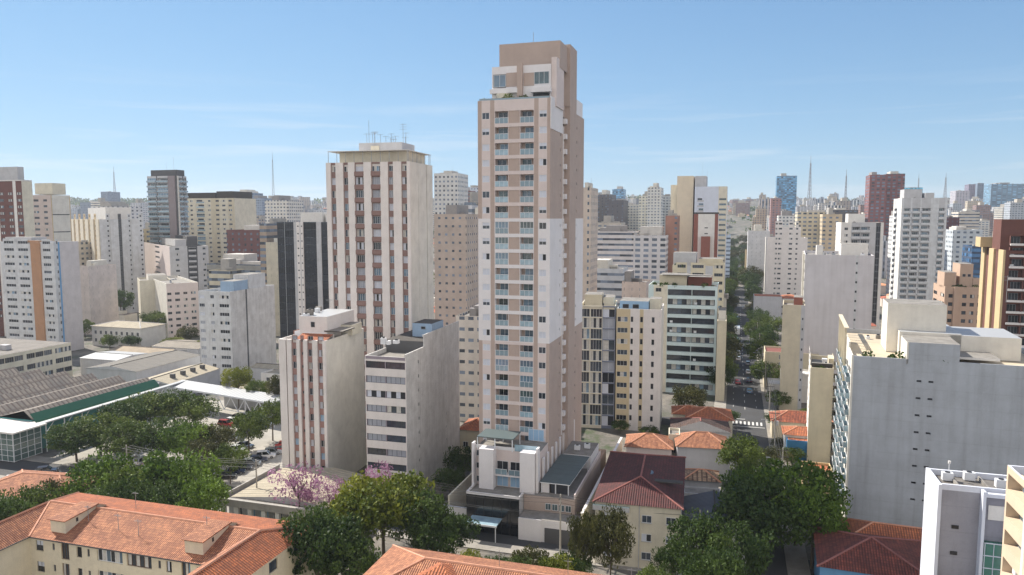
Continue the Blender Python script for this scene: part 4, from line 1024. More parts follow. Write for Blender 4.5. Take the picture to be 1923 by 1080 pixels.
def foreground_block():
    """four-storey walk-up with a courtyard open to the camera"""
    r=rad(-16.5); ez=14.6; rh=1.95
    A=gp(147,927,ez); o=A   # far-left eave corner
    root=empty('apartment_house',(A.x,A.y,0),r,'long cream walk-up block with a large orange tile roof and two roof dormers','apartment house')
    Wd=12.9; Lr=39.3
    wm=wall('wall_yellow_cream',sr(218,208,184),.35)
    cols=[]
    # main range: front (camera side) wall at y=-Wd
    m=MB(); rng=random.Random(2)
    def mp(x0,y0,dx,dy):
        nx,ny=dy,-dx
        return lambda u,v,d:(x0+dx*u-nx*d,y0+dy*u-ny*d,v)
    W1=lambda w,win='dark',**k:w_(w,win,wm,**{**dict(fr='d',za=.9,zb=2.3,ml=.1,mr=.1,dep=.25),**k})
    pat=[C(.8,wm),W1(1.7,'half',nm=2),C(1.2,wm),C(.8,wm,'win',win='deep',ml=.25,mr=.25,za=1.3,zb=2.2,dep=.15,nm=1),C(.7,wm),
         W1(1.7,'curt',za=.3,zb=2.6,nm=3,fr='b'),C(1.0,wm),W1(1.1,'dark',nm=2),C(.6,wm),C(.8,wm,'win',win='deep',ml=.25,mr=.25,za=1.2,zb=2.2,dep=.15,nm=1),C(.9,wm),
         W1(4.4,'mix',za=.9,zb=2.45,nm=6,fr='w',ml=.03,mr=.03),C(.4,wm),W1(4.2,'curt',za=.9,zb=2.45,nm=6,fr='b',ml=.03,mr=.03),C(.8,wm),C(.6,wm,'win',win='deep',ml=.15,mr=.15,za=1.2,zb=2.2,dep=.15,nm=1),C(.6,wm),
         W1(1.1,'halfb'),C(1.2,wm),W1(1.7,'dark',za=.3,zb=2.6,nm=3,fr='b'),C(.7,wm),C(.7,wm,'win',win='deep',ml=.2,mr=.2,za=1.2,zb=2.2,dep=.15,nm=1),C(1.0,wm)]
    pl=[]
    x0,x1=6.0,33.0
    facade(m,mp(x0,-Wd,1,0),x1-x0,.6,5,2.8,ez,pat,wm,pl,0,rng)
    pr=[C(1.5,wm),W1(1.5,'dark'),C(2,wm),W1(1.5,'dark'),C(2,wm),W1(1.5,'dark'),C(2,wm)]
    facade(m,mp(x0,-Wd-22,0,1),22,.6,5,2.8,ez,[C(22,wm)],wm,pl,math.pi/2,rng)            # left wing, wall facing right
    facade(m,mp(x1,-Wd,0,-1),22,.6,5,2.8,ez,pr,wm,pl,-math.pi/2,rng)
    facade(m,mp(Lr,-Wd-22,0,1),22+Wd,.6,5,2.8,ez,pr+pr,wm,pl,math.pi/2,rng)
    facade(m,mp(Lr,0,-1,0),Lr,.6,5,2.8,ez,[C(1,wm)],wm,pl,math.pi,rng)
    facade(m,mp(0,0,0,-1),22+Wd,.6,5,2.8,ez,[C(1,wm)],wm,pl,-math.pi/2,rng)
    m.build('wall',root)
    emit_places(root,pl,True)
    # U-shaped roof: planes with mitred hips and valleys
    e=.35; z=ez; ym=-Wd/2-.7; zr=z+rh
    xl0,xl1=-e,x0+e; xlm=(xl0+xl1)/2; xr0,xr1=x1-e,Lr+e; xrm=(xr0+xr1)/2; yb=-Wd-22-e; yf=-Wd-e; yk=e
    R_=MB()
    roofplane(R_,[(xr1,yk,z),(xl0,yk,z),(xlm,ym,zr),(xrm,ym,zr)],TERR)          # far slope
    roofplane(R_,[(xl1,yf,z),(xr0,yf,z),(xrm,ym,zr),(xlm,ym,zr)],TERRL)         # near slope
    roofplane(R_,[(xl0,yk,z),(xl0,yb,z),(xlm,yb+5,zr),(xlm,ym,zr)],TERR)
    roofplane(R_,[(xl1,yb,z),(xl1,yf,z),(xlm,ym,zr),(xlm,yb+5,zr)],TERRL)
    roofplane(R_,[(xr1,yb,z),(xr1,yk,z),(xrm,ym,zr),(xrm,yb+5,zr)],TERR)
    roofplane(R_,[(xr0,yf,z),(xr0,yb,z),(xrm,yb+5,zr),(xrm,ym,zr)],TERRL)
    for q in ((xl0,xl1),(xr0,xr1)): roofplane(R_,[(q[0],yb,z),(q[1],yb,z),((q[0]+q[1])/2,yb+5,zr)],TERRL)
    rf=R_.build('roof',root)
    m=MB(); ridges(m,[((xlm,ym,zr),(xrm,ym,zr)),((xl0,yk,z),(xlm,ym,zr)),((xr1,yk,z),(xrm,ym,zr)),((xlm,ym,zr),(xlm,yb+5,zr)),((xrm,ym,zr),(xrm,yb+5,zr)),((xl1,yf,z),(xlm,ym,zr)),((xr0,yf,z),(xrm,ym,zr))],RIDGE); m.build('ridge_tiles',rf)
    m=MB()
    for a,b in (((xl1,yf),(xr0,yf)),((xl1,yb),(xl1,yf)),((xr0,yf),(xr0,yb))): m.bar((*a,z-.08),(*b,z-.08),.09,ALUD,5)
    m.build('gutter',root)
    for k,(dx,wd) in enumerate(((8.5,2.4),(29.1,2.6))):
        m=MB(); y0=yf+1.3; y1=ym; zt0=zr-.25+.0; 
        a0,a1=dx,dx+wd; zf=z+2.1
        fz=z+rh*(y0-yf)/(ym-yf)
        # box walls: from the near slope up to a shallower lid that runs back to the ridge
        m.face([(a0,y0,fz-.1),(a1,y0,fz-.1),(a1,y0,zf),(a0,y0,zf)],wm)
        m.face([(a1,y0,fz-.1),(a1,y1,zr-.1),(a1,y1,zr+.5),(a1,y0,zf)],wm)
        m.face([(a0,y1,zr-.1),(a0,y0,fz-.1),(a0,y0,zf),(a0,y1,zr+.5)],wm)
        d=m.build('dormer',root)
        m=MB(); zf+=.03; roofplane(m,[(a0-.25,y0-.3,zf),(a1+.25,y0-.3,zf),(a1+.25,y1+.2,zr+.55),(a0-.25,y1+.2,zr+.55)],TERRL)
        roofplane(m,[(a1+.25,y1+1.8,zr-.2),(a0-.25,y1+1.8,zr-.2),(a0-.25,y1+.2,zr+.55),(a1+.25,y1+.2,zr+.55)],TERR)
        m.face([(a1,y1,zr-.3),(a1,y1+1.8,zr-.3),(a1,y1+.2,zr+.5)],wm)
        q=[(a0-.25,y0-.3,zf-.1),(a1+.25,y0-.3,zf-.1),(a1+.25,y1+.2,zr+.4),(a0-.25,y1+.2,zr+.4)]; m.face(q[::-1],wm)
        m.face([q[0],q[1],(a1+.25,y0-.3,zf),(a0-.25,y0-.3,zf)],TERRL); m.face([q[1],q[2],(a1+.25,y1+.2,zr+.55),(a1+.25,y0-.3,zf)],TERRL)
        m.build('dormer_roof',d)
        m=MB(); m.box(a1-.3,a1+.03,y0+1.6,y0+1.9,zf-.8,zf-.3,G_DEEP); m.build('vent',d)
    for x,y in ((12,-9.5),(17.5,-10.2),(14.8,-4.5),(29.5,-8.5),(21,-10.6)):
        m=MB(); zz=z+rh*(1-abs(y-ym)/(ym-yf)*1)*.9 if y<ym else z+rh*.7
        m.bar((x,y,zz-.3),(x,y,zz+2.2),.035,ALU); m.bar((x-.5,y,zz+2.0),(x+.5,y,zz+2.0),.02,ALU)
        for k in range(4): m.bar((x-.4+.25*k,y-.25,zz+2.0),(x-.4+.25*k,y+.25,zz+2.0),.015,ALU,3)
        m.build('antenna',root)
def foreground_roof_center():
    r=rad(-16.5); ez=13.2; rh=3.0
    A=gp(738,1023,ez+.1)   # far-left eave corner
    root=empty('apartment_house',(A.x,A.y,0),r,'orange tile roof of a walk-up block cut off by the bottom edge','apartment house')
    m=MB(); m.box(.6,37,-15,-.6,0,ez,CREAM,skip='bt'); m.build('wall',root)
    m=MB(); m.box(.0,14,-30,-15.02,0,ez-.02,CREAM,skip='bt'); m.build('wall',root)
    m=MB(); rl=hip(m,0,38,-15.6,0,ez,rh,TERRL); 
    rl+=hip(m,0,13,-30,-9,ez+.02,2.6,TERRL,'y'); rf=m.build('roof',root)
    m=MB(); ridges(m,rl,RIDGE); m.build('ridge_tiles',rf)
    m=MB(); z=ez+2.2; m.box(8.3,12.4,-11,-6.8,ez,z,PINK,skip='bt'); d=m.build('dormer',root)
    m=MB(); hip(m,7.9,12.8,-11.4,-6.4,z,1.0,TERR); m.build('dormer_roof',d)
    for x in (16,24,31):
        m=MB(); m.bar((x,-5.5,ez+1),(x,-5.5,ez+4),.035,ALU); m.bar((x-.5,-5.5,ez+3.8),(x+.5,-5.5,ez+3.8),.02,ALU); m.build('antenna',root)
def houses():
    # red-roofed three-storey house
    def tankx(root,w,D,zt):
        m=MB(); m.cyl(w*.53,D*.42,zt+1.2,zt+1.75,1.5,plain('tank_slate',sr(70,90,105),.4),18); m.build('water_tank',root)
        m=MB(); m.box(w*.55,w+.2,D*.28,D*.33,zt+1.3,zt+1.5,STEPD); m.build('roof_pipe',root)
        m=MB(); m.box(-.3,5.4,-1.0,-.4,zt-1.1,zt-.35,GREYW,top=METAL_G); m.build('eave_canopy',root)
        m=MB(); m.cyl(6.9,-.1,0,zt-.1,.07,GREYW,6); m.build('drain_pipe',root)
    wins=[('f',u,z,ww,1.2,v) for z,vs in ((7.6,('half','dark','dark')),(4.6,('grey','halfb','half')),(1.6,('grey','dark','half'))) for u,ww,v in ((1.4,2.0,vs[0]),(7.3,1.5,vs[1]),(11.0,1.5,vs[2]))]+[('r',u,z,1.4,1.2,'deep') for u in (3,8,13) for z in (1.6,4.6,7.6)]
    house('tiled_house','three-storey cream house with a big dark red hipped tile roof beside the tower podium','house',1118,940,10.4,13.2,24.5,-14,mat=TERRD,wm=CREAM,ridge=RIDGED,rh=2.2,wins=wins,axis='y',extra=tankx)
    house('tiled_house','small white house with a bright orange hipped roof, left of its twin','house',1176,838,6.3,9.5,8,-12,mat=TERRL,wm=wall('wall_pinkish_white',sr(222,206,200),.2),rh=1.9,group='orange hipped houses',wins=[('f',1.2,3.6,6,.7,'grey')])
    house('tiled_house','orange hipped roof over a tall blank grey gable, next to the dark-roofed house','house',1272,838,7.0,10.5,8,-10,mat=TERRL,wm=wall('wall_pale_grey',sr(196,196,200),.25),rh=2.2,group='orange hipped houses')
    lowbox('annex','narrow cream stair annex between the two orange hipped roofs','annex',1256,815,7.8,2.4,5,-12,CREAM,wins=[('f',.6,3.6,1.0,.9,'deep')])
    house('tiled_house','house under a weathered dark brown gabled roof','house',1262,806,5.6,13,9,-12,mat=tiles('roof_tile_brown',sr(110,84,76)[:3],sr(70,56,52)[:3]),wm=GREYW,rh=2.4,ridge=RIDGED,axis='y',gl=True)
    house('tiled_house','orange-roofed house behind the brown gable, right of the yellow block','house',1290,785,5.0,11,10,-12,mat=TERR,wm=CREAM,rh=1.8)
    house('tiled_house','wavy orange roof beside the foot of the yellow block','house',1264,777,4.4,8,7,-12,mat=TERR,wm=CREAM,rh=1.5)
    house('tiled_house','little brown-striped hipped roof between red roof and trees','house',1286,900,4.0,6.4,5.5,-12,mat=tiles('roof_tile_buff',sr(190,160,130)[:3],sr(110,88,74)[:3],.5,.9),wm=GREYW,rh=1.3)
    lowbox('annex','white side wall strip with vent pipes below the small brown hipped roof','annex',1284,925,3.4,6.8,3.5,-12,GREYW,par=.2)
    house('shed','dark slate-roofed shed between the red roof house and the trees','shed',1284,990,5.0,10,13,-14,mat=corr('roof_slate_blue',sr(78,82,92)[:3],.6,.7,0,.4),wm=GREYW,rh=1.6,ridge=STEPD,axis='y',gl=True,gr=True)
    house('tiled_house','house with orange tile roof glimpsed left of the pink tower base','house',862,806,6.0,7,8,-14,mat=TERR,wm=BEIGE,rh=1.8,wins=[('f',1,2,1.2,1.2,'deep'),('f',3.5,2,1.2,1.2,'deep')])
    # right, along the avenue
    house('tiled_house','dark red roofed blue-walled house at the foot of the huge grey wall','house',1540,1062,7.0,14,13,-20,mat=tiles('roof_tile_rust',sr(150,78,60)[:3],sr(96,52,44)[:3]),wm=wall('wall_bright_blue',sr(100,150,190),.2),rh=2.4,axis='y',ridge=RIDGED)
    house('tiled_house','orange roof with a white side wall, touching the base of the huge grey wall','house',1590,1012,6.2,10.5,8,-20,mat=TERR,wm=WHITE,rh=1.6,gr=True)
    lowbox('shop','low building with a bright blue front and orange tile roof strip','shop',1478,826,4.6,8,7,-17,wall('wall_azure',sr(60,120,165),.2),top=TERR,par=.1)
    house('tiled_house','orange tile strip roof above the azure shop front','house',1473,815,5.2,10,6,-17,mat=TERR,wm=WHITE,rh=1.2)
    house('tiled_house','wide house with rust tile roof half in shade, near the slim beige block','house',1450,790,4.6,15,8,-17,mat=tiles('roof_tile_rust2',sr(196,112,76)[:3],sr(120,66,52)[:3]),wm=BEIGE,rh=1.9)
    lowbox('low_house','low house with flat orange terrace beside the avenue pavement','house',1508,880,4.8,5.5,5,-17,SAND,top=TERR,wins=[('f',1,2,1,1,'deep'),('f',3,2,1,1,'deep')])
    lowbox('white_annex','bright white stepped annex with flat roofs by the avenue','annex',1443,720,5.2,13,8,-17,WHITE,top=WHITE,par=.5)
    lowbox('white_annex','taller bright white annex behind the stepped one','annex',1468,700,8.2,9,7,-17,WHITE,top=WHITE,par=.5)
    lowbox('cream_block','cream block with a narrow strip of vents and a maroon roof edge','apartment block',1437,660,12,16,11,-17,BEIGE,top=wall('roof_maroon',sr(120,70,62),.3),wins=[('f',4.2,z,.4,1.6,'deep') for z in (2,4.6,7.2,9.6)])
    lowbox('grey_house','grey-walled block under a thin orange roof, half way up the avenue','apartment block',1416,556,16,13,12,-17,wall('wall_mid_grey',sr(176,178,184),.3),top=TERR,par=.1)
    house('tiled_house','house with twin orange roofs, right of the grey-walled block on the avenue','house',1462,560,14,12,12,-17,mat=TERR,wm=GREYW,rh=1.5,wins=[('f',1+2*i,z,1.2,1.2,'deep') for i in range(5) for z in (9,5.5)])
    lowbox('tank_block','narrow sand-coloured block with a blue water tank on top','apartment block',1400,470,28,16,14,-17,SAND,extra=lambda root,w,D,h:X_tank(.6,.5,0,3,3.2)(root,w,D,h))
    # left
    house('tiled_house','orange tile roof cut off by the left edge, above the trees','house',-60,925,4.5,20,12,-10,mat=TERRL,wm=CREAM,rh=2.0)
def white_modern():
    a=at(1763,910,78); r=rad(-17); h=a.z
    root=empty('white_building',(a.x,a.y,0),r,'white concrete building with a grey recessed front, projecting fin and green-glazed bay, lower right','building')
    WM=wall('wall_panel_white',sr(208,212,222),.2); GM=wall('wall_block_grey',sr(150,150,158),.35,lines=.12)
    RC=wall('roof_old_concrete',sr(120,116,112),.8,.95,2)
    def B(nm,x0,x1,y0,y1,z0,z1,m_,**k): m=MB(); m.box(x0,x1,y0,y1,z0,z1,m_,**k); return m.build(nm,root)
    B('side_wall',0,.35,0,5.8,0,h,WM)
    B('wall',.35,12,.5,5.8,0,h-.7,GM,top=RC)
    for q in ((.35,12,5.5,5.8),(.35,7.2,.5,.75)): B('parapet',*q,h-.698,h-.05,WM)
    B('pier',4.2,4.5,-.5,.49,0,h-.2,WM); B('bay_wall',4.55,7.2,.1,.48,0,h-.9,wall('wall_bay',sr(140,140,150),.3,lines=.12))
    B('bay_top',4.5,7.2,-.4,.1,h-.8,h-.4,WM)
    B('louvre_panel',4.9,6.7,-.0,.09,h-3.4,h-1.8,WHITE)
    B('fin_wing',7.2,12,-4.6,.48,0,h-.4,WM,top=RC)
    TG=glass('glass_green',(.02,.16,.11),.15,.8,.5)
    g=B('green_glazing',4.55,7.18,-.5,.08,0,h-5.8,TG)
    m=MB()
    for i in range(12): m.box(4.55,7.18,-.56,-.5,h-5.9-i*1.4,h-5.8-i*1.4,WM)
    for i in range(3): m.box(4.6+i*.85,4.66+i*.85,-.56,-.5,0,h-5.8,WM)
    m.build('glazing_bars',g)
    for i in range(4): B('vent',1.6,2.3,.42,.49,h-5-i*3,h-4.6-i*3,G_DEEP)
    for x in (2.2,5.2): B('roof_kerb',x,x+.2,1.2,5.2,h-.69,h-.3,ROOFC)
    for x,y in ((1.2,3.4),(6.3,2.6),(3.6,4.2)): inst('air_conditioner',roofunit(),root,(x,y,h-.7))
    m=MB(); m.bar((2.0,4.2,h-.7),(2.0,4.2,h+1.4),.05,ALUW); m.cyl(2.0,4.2,h+1.2,h+1.5,.15,WHITE,8); m.build('antenna',root)
    B('lower_terrace',-.5,4.2,-6,.49,0,h-11,WM,top=RC)
    m=MB(); 
    for x in (-.4,1.8,4.0): m.bar((x,-5.9,h-11),(x,-5.9,h-9.9),.04,ALUW)
    m.bar((-.4,-5.9,h-9.9),(4.0,-5.9,h-9.9),.04,ALUW); m.build('roof_railing',root)
    f=at(1892,873,72); d=22
    o=Vector((f.x,f.y,0))-SDIR*d
    pc=wall('wall_peach',sr(206,186,162),.2)
    building('peach_block','peach and glass balcony block cut off by the right edge of the view','apartment block',(tuple(o),14,d,f.z,r),9,2.9,f.z-9*2.9-.6,
       dict(left=[C(.4,pc),C(5,pc,'bal',win='teal',ml=.01,mr=.01,za=1.15,zb=2.75,dep=1.2,rail=None,nm=6),C(.5,WM)]*4+[C(.2,pc)],
            front=[C(.6,WM),C(7,pc,'bal',win='dark',ml=.02,mr=.02,za=1.05,zb=2.6,dep=1.4,rail=None),C(.6,WM)]),WM,extras=[X_box('roof_room',.2,.8,.15,.8,-.6,2.4,WM),roofgarden(4,2)])
# ---------------- market hall, sheds, school on the left ----------------
FOOT=[]   # footprints kept free of random fill
def pt(v,z=0): return Vector((v.x,v.y,z))
def market():
    MKT=tiles('market_roof_sheets',sr(112,108,104)[:3],sr(150,140,128)[:3],2.6,1.3,.6)
    A=gp(60,786,8.0); r=rad(-17)
    root=empty('market_hall',(A.x,A.y,0),r,'wide low market hall with ribbed grey roof and a long green fascia','market hall')
    # local x = CDIR (right), y = SDIR (back)
    m=MB(); m.box(-60,-.05,0,38,0,7.6,wall('wall_teal',sr(70,130,130),.3),skip='bt'); m.build('wall',root)
    m=MB(); n=6
    for i in range(n):     # saw-tooth bays across
        x0=-60+i*10; x1=x0+10
        p=[(x0,0,7.7),(x0,38,7.7),(x0+7.5,38,9.6),(x0+7.5,0,9.6)]
        q=[(x0+7.5,0,9.6),(x0+7.5,38,9.6),(x1,38,7.7),(x1,0,7.7)]
        for P in (p,q): m.face([Vector(v) for v in P][::-1],MKT,uv=[(v[1],v[0]) for v in P][::-1])
    m.build('roof',root)
    m=MB(); G=wall('fascia_green',sr(52,104,82),.2); m.face([(.0,-.5,9.2),(0,38,9.2),(1.6,38,7.6),(1.6,-.5,7.6)][::-1],G); m.face([(1.6,-.5,7.6),(1.6,38,7.6),(1.6,38,6.9),(1.6,-.5,6.9)][::-1],G); m.build('green_fascia',root)
    m=MB(); m.box(2.2,3.7,-3,46,7.0,7.3,WHITER); m.build('canopy',root)
    m=MB()
    for k in range(9):
        y=1+k*5; m.bar((2.9,y,0),(2.9,y,7),.14,ALUW,6); m.bar((2.9,y,4.5),(2.9,y+2.4,7),.09,ALUW); 
    m.build('canopy_posts',root)
    m=MB()
    for k in range(12): m.box(-40+k*2.9,-39+k*2.9,.5+k*1.7%20,2.5+k*1.7%20,9.0,9.9,WHITE)
    # glazed entrance box
    g=MB(); g.box(-9,3.2,-7.5,-.6,.3,6.6,glass('glass_entrance',(.10,.16,.15),.1,.9,.4)); g.build('glazed_porch',root)
    g=MB()
    for x in range(8): 
        for (y) in (-7.58,): g.box(-9+x*1.73,-8.9+x*1.73,y,y+.06,.2,6.7,ALUW)
    for z in range(6): g.box(-9,3.25,-7.6,-7.53,.3+z*1.25,.38+z*1.25,ALUW)
    for y in range(5): g.box(3.2,3.28,-7.5+y*1.7,-7.4+y*1.7,.2,6.7,ALUW)
    for z in range(6): g.box(3.22,3.3,-7.5,-.6,.3+z*1.25,.38+z*1.25,ALUW)
    g.build('porch_frame',root)
    g=MB(); g.box(-9.6,4.4,-8.3,.1,6.9,7.25,WHITE); g.build('porch_roof',root)
    # long white truss canopy
    a=gp(312,722,7.0); b=gp(512,757,6.6); d=(b-a); L=d.length; ang=math.atan2(d.y,d.x)
    root=empty('truss_canopy',(a.x,a.y,0),ang,'white sheet canopy carried on a zigzag steel truss, behind the car park trees','canopy')
    m=MB(); p=[(0,0,6.6),(L,0,6.6),(L,5.5,7.3),(0,5.5,7.3)]; m.face(p,WHITER,uv=[(v[0],v[1]) for v in p]); m.face([(x,y,z-.2) for x,y,z in p][::-1],ALUW); m.box(0,L,-.08,0,6.2,6.65,ALUW); m.build('canopy_roof',root)
    m=MB(); n=8
    for i in range(n):
        x0=L*i/n; x1=L*(i+1)/n; xm=(x0+x1)/2
        m.bar((x0,.1,6.3),(xm,.1,2.6),.12,ALUW); m.bar((xm,.1,2.6),(x1,.1,6.3),.12,ALUW)
        if i<n-1: m.bar((xm,.1,2.6),(xm+L/n,.1,2.6),.1,ALUW)
    for i in range(5): m.bar((L*i/4,.3,0),(L*i/4,.3,6.4),.14,ALUW,6)
    m.build('truss',root)
    # sheds
    def shed(label,px,py,z,w,D,rh,mat,ax='x',a=-17,wm=None,**k): return house('shed',label,'shed',px,py,z,w,D,a,mat=mat,wm=wm or GREYW,rh=rh,axis=ax,gl=True,gr=True,ridge=STEPD,ov=.2,**k)
    def shedq(label,nl,nr,fl,z,rh,mat,**k):
        a,b,c=gp(*nl,z),gp(*nr,z),gp(*fl,z); return house('shed',label,'shed',0,0,z,(b-a).length,max(5,(c-a).length),math.degrees(math.atan2((b-a).y,(b-a).x)),mat=mat,wm=GREYW,rh=rh,axis='x',gl=True,gr=True,ridge=STEPD,ov=.2,origin=a,**k)
    def vents(root,w,D,zt):
        for i in range(4): MBbox(root,'roof_vent',w*(.2+.2*i),w*(.2+.2*i)+1,D*.2,D*.3,zt+.3,zt+1.9,DGREY)
    shedq('long dark ribbed shed roof behind the market hall',(256,698),(376,667),(228,680),7,1.2,GRYT)
    shedq('long pale ribbed shed roof with small dark vents',(320,722),(412,692),(300,708),5.5,1.4,GRYT2,extra=vents)
    shed('flat white sheet roof beyond the market hall',150,672,6,16,14,.7,WHITER,'x')
    shed('low brown-grey roof by the white industrial building',200,660,5,26,12,1.2,wall('roof_dusty',sr(150,134,112),.6),'x')
    shed('dusty grey roof in front of the old white villa',285,650,4.5,22,16,1.0,wall('roof_dusty2',sr(132,124,112),.6),'x')
    shed('small cluttered roof between the market hall and the long sheds',250,722,5.5,7,6,.5,WHITER,'x')
    shed('little cream roof at the foot of the white block',470,690,5.5,13,7,.8,GRYT2,'x')
    shed('grey roof strip below the white block, beside the bushes',420,735,4.5,14,9,.9,GRYT2,'x')
    lowbox('low_house','pale low house with barred windows behind the bushes','house',490,700,5.6,14,9,-17,WHITE,GRYT2,wins=[('f',2+3*i,3.0,1.2,1.3,'deep') for i in range(4)])
    c=gp(133,643,12)
    P=((c.x-70-.0,c.y+21,0),70*1.02,22,12,rad(-17))
    # industrial block: its long side faces the market
    root=empty('industrial_building',(c.x,c.y,0),rad(-17),'long white industrial building with ribbon windows, left edge behind the market hall','building')
    m=MB(); pl=[]
    cols=[C(3,CREAM,'win',win='dark',ml=.02,mr=.02,za=1.2,zb=2.9,dep=.25,nm=4) if i%4!=3 else C(1,CREAM) for i in range(18)]
    facade(m,lambda u,v,d:(-d,-48+u,v),48,1,3,3.5,12,cols,CREAM,pl,math.pi/2,random.Random(4))
    m.box(-40,-.01,-48,-.01,0,11.95,CREAM,skip='r',top=wall('roof_asphalt',sr(116,110,104),.6)); m.build('wall',root); emit_places(root,pl)
    for i in range(5): MBbox(root,'roof_unit',-30+i*5,-27+i*5,-30+i*3,-28+i*3,12,13.6,GREYW)
    # school
    a=gp(415,935,5.0)
    root=empty('school',(a.x,a.y,0),rad(-17),'low grey-roofed school with a row of square columns along the street','school building')
    m=MB(); m.box(0,24,2.0,18,0,4.4,GREYW,skip='bt'); m.build('wall',root)
    m=MB(); hip(m,.4,24,2.0,18,4.5,1.3,GRYT2,'y',True,True,GREYW); hip(m,.2,14,-.2,2.0,4.45,.3,GRYT,'x',True,True,GREYW); m.build('roof',root)
    m=MB(); m.box(-.2,24.2,-.6,0,3.9,5.2,wall('fascia_dark_grey',sr(168,164,158),.5)); m.box(-.5,-.2,-.6,18,3.9,5.2,MAT['fascia_dark_grey']); m.build('parapet',root)
    for i in range(9):
        MBbox(root,'column',.2+i*2.8,1.0+i*2.8,-.4,.2,0,3.9,WHITE)
    for i in range(8):
        inst('window',winmesh((1.8,2.4,'blue' if i in(1,2,5) else 'dark','w',2),'all'),root,(1.1+i*2.8,1.95,.8))
    # villa among trees
    c=gp(172,605,9)
    house('villa','old white villa with a pale grey hipped roof among trees','house',172,612,8.5,26,14,-17,mat=GRYT2,wm=WHITE,rh=1.6,wins=[('f',1.5+2.8*i,z,1.2,1.5,'deep') for i in range(9) for z in (5.2,1.8)],ridge=GREYW)
def MBbox(root,nm,x0,x1,y0,y1,z0,z1,m_):
    m=MB(); m.box(x0,x1,y0,y1,z0,z1,m_); return m.build(nm,root)
def left_blocks():
    OR=wall('wall_ochre',sr(178,136,104),.25); BL=wall('wall_sky_blue',sr(110,160,205),.25)
    P=place(0,100,455,292,-17,'R',xs=147)
    wn=lambda w:w_(w,'dark',BLUEW,ml=.06,mr=.06,fr='w',nm=4)
    building('white_blue_block','white block with a broad ochre vertical band and thin blue stripe on its side','apartment block',P,15,2.95,2,
        dict(front=[C(1,BLUEW),wn(4),C(1,BLUEW),wn(4),C(1,BLUEW),C(3.2,OR,d=-.5),C(.5,BLUEW),wn(3),C(1,BLUEW)],right=[C(2,BLUEW),C(1.4,BLUEW,'win',win='dark',ml=.1,mr=.1,za=1,zb=2.2),C(1.0,BL,d=-.2),C(16,wall('wall_rose_grey',sr(206,200,200),.3))]),BLUEW,
        extras=[X_box('ochre_tower',.52,.72,.0,.3,-.6,.6,OR),X_box('roof_room',.0,.5,.2,.8,-.6,1.8,GREYW),X_clutter(4,5)])
    P=place(-60,40,340,330,-17,'R',xs=60)
    building('cream_maroon_tower','tall tower with maroon striped front and cream side, cut off by the left edge','apartment tower',P,20,2.95,8,
        dict(front=[C(1,MAR),w_(2,'curt',MAR),C(1,WHITE),w_(2,'curt',MAR)]*3,right=[C(1,CREAM)]),CREAM,extras=[X_box('lift_house',.2,.9,.2,.8,-.6,6.5,GREYW),X_box('roof_slab',.1,1.0,.0,1.0,.1,.6,WHITE)],cap=40)
    P=place(36,95,366,372,-17,'R',xs=131)
    rs=wall('wall_dusty_rose',sr(196,182,176),.25)
    building('rose_tower','dusty rose tower whose sunlit side is ribbed with cream and brown bands','apartment tower',P,21,2.95,3,
        dict(front=[C(1,rs),w_(2,'dark',rs),C(1,rs),w_(2,'dark',rs),C(1,rs),w_(1.5,'dark',rs),C(1,rs)],right=[C(.5,SAND),C(10,WARMW,'win',win='deep',ml=0,mr=0,za=0,zb=.5,dep=.4,nm=1,every=3),C(.5,SAND)]),rs,
        extras=[X_box('lift_house',.45,1.0,.1,.8,.3,6.0,CREAM)],cap=40)
    P=place(186,268,412,410,40,'L',xs=134)
    def st(w,m=WHITE): return C(w,m,d=-.5)
    vw=lambda w,m:C(w,m,'win',win='deep',ml=.3,mr=.3,za=1,zb=2,dep=.2,nm=1)
    building('ribbed_tower','broad cream tower with closely spaced vertical ribs, centre of the left cluster','apartment tower',P,20,2.8,1,
        dict(front=[st(2,BLUEW),vw(1.2,BLUEW),st(2.5,BLUEW),C(1,DGREY,'win',win='deep'),st(2,BLUEW),vw(1,BLUEW),st(2.4,BLUEW),vw(1.4,BLUEW)],left=[st(1.8,CREAM),vw(1.2,SAND)]*5+[st(1.5,CREAM)]),CREAM,
        extras=[X_box('lift_house',.3,.9,.2,.8,-.6,7,WHITE),X_clutter(5,9)],cap=60)
    P=place(312,372,533,330,35,'L',xs=279)
    building('peach_window_block','low white block, blank on the left and full of square windows on the right','apartment block',P,7,2.95,1,
        dict(front=[w_(2,'dark',PINK),C(.8,PINK),w_(2.4,'dark',PINK),C(.8,PINK)]*2,left=[C(1,WARMW)]),WARMW,extras=[X_clutter(5,4)])
    P=place(318,391,463,392,35,'L',xs=270)
    building('rose_white_block','broad rose-white block with rounded roof edge and dark balcony column','apartment block',P,13,2.95,1,
        dict(front=[C(2,GREYW),w_(2,'dark',GREYW,d=0),C(3,GREYW),C(4,DGREY,'bal',win='deep',rail='wall_grey',za=.05,zb=2.3,dep=1),C(2,GREYW),w_(1.5,'dark',GREYW),C(1,GREYW)],left=[C(4,PINK),w_(2,'dark',PINK),C(3,PINK)]),GREYW,
        extras=[X_box('lift_house',.3,.6,.2,.8,-.6,3.2,GREYW),X_box('lift_house',.62,.9,.2,.8,-.6,5,DGREY)],cap=60)
    P=place(262,320,527,352,30,'L',xs=237)
    building('blank_cream_block','low blank cream block left of the square-windowed one','apartment block',P,8,2.9,1,dict(front=[C(3,CREAM),w_(1.2,'dark',CREAM),C(1,CREAM)],left=[C(1,CREAM)]),CREAM,extras=[X_box('roof_room',.3,.9,.2,.9,-.6,2,WARMW)])
    P=place(276,332,330,440,-17,'R',xs=350)
    gb=lambda w:C(w,GREYW,'bal',win='sky',ml=.02,mr=.02,za=.05,zb=2.5,dep=1.2,rail='glass',out=.8,fr='w')
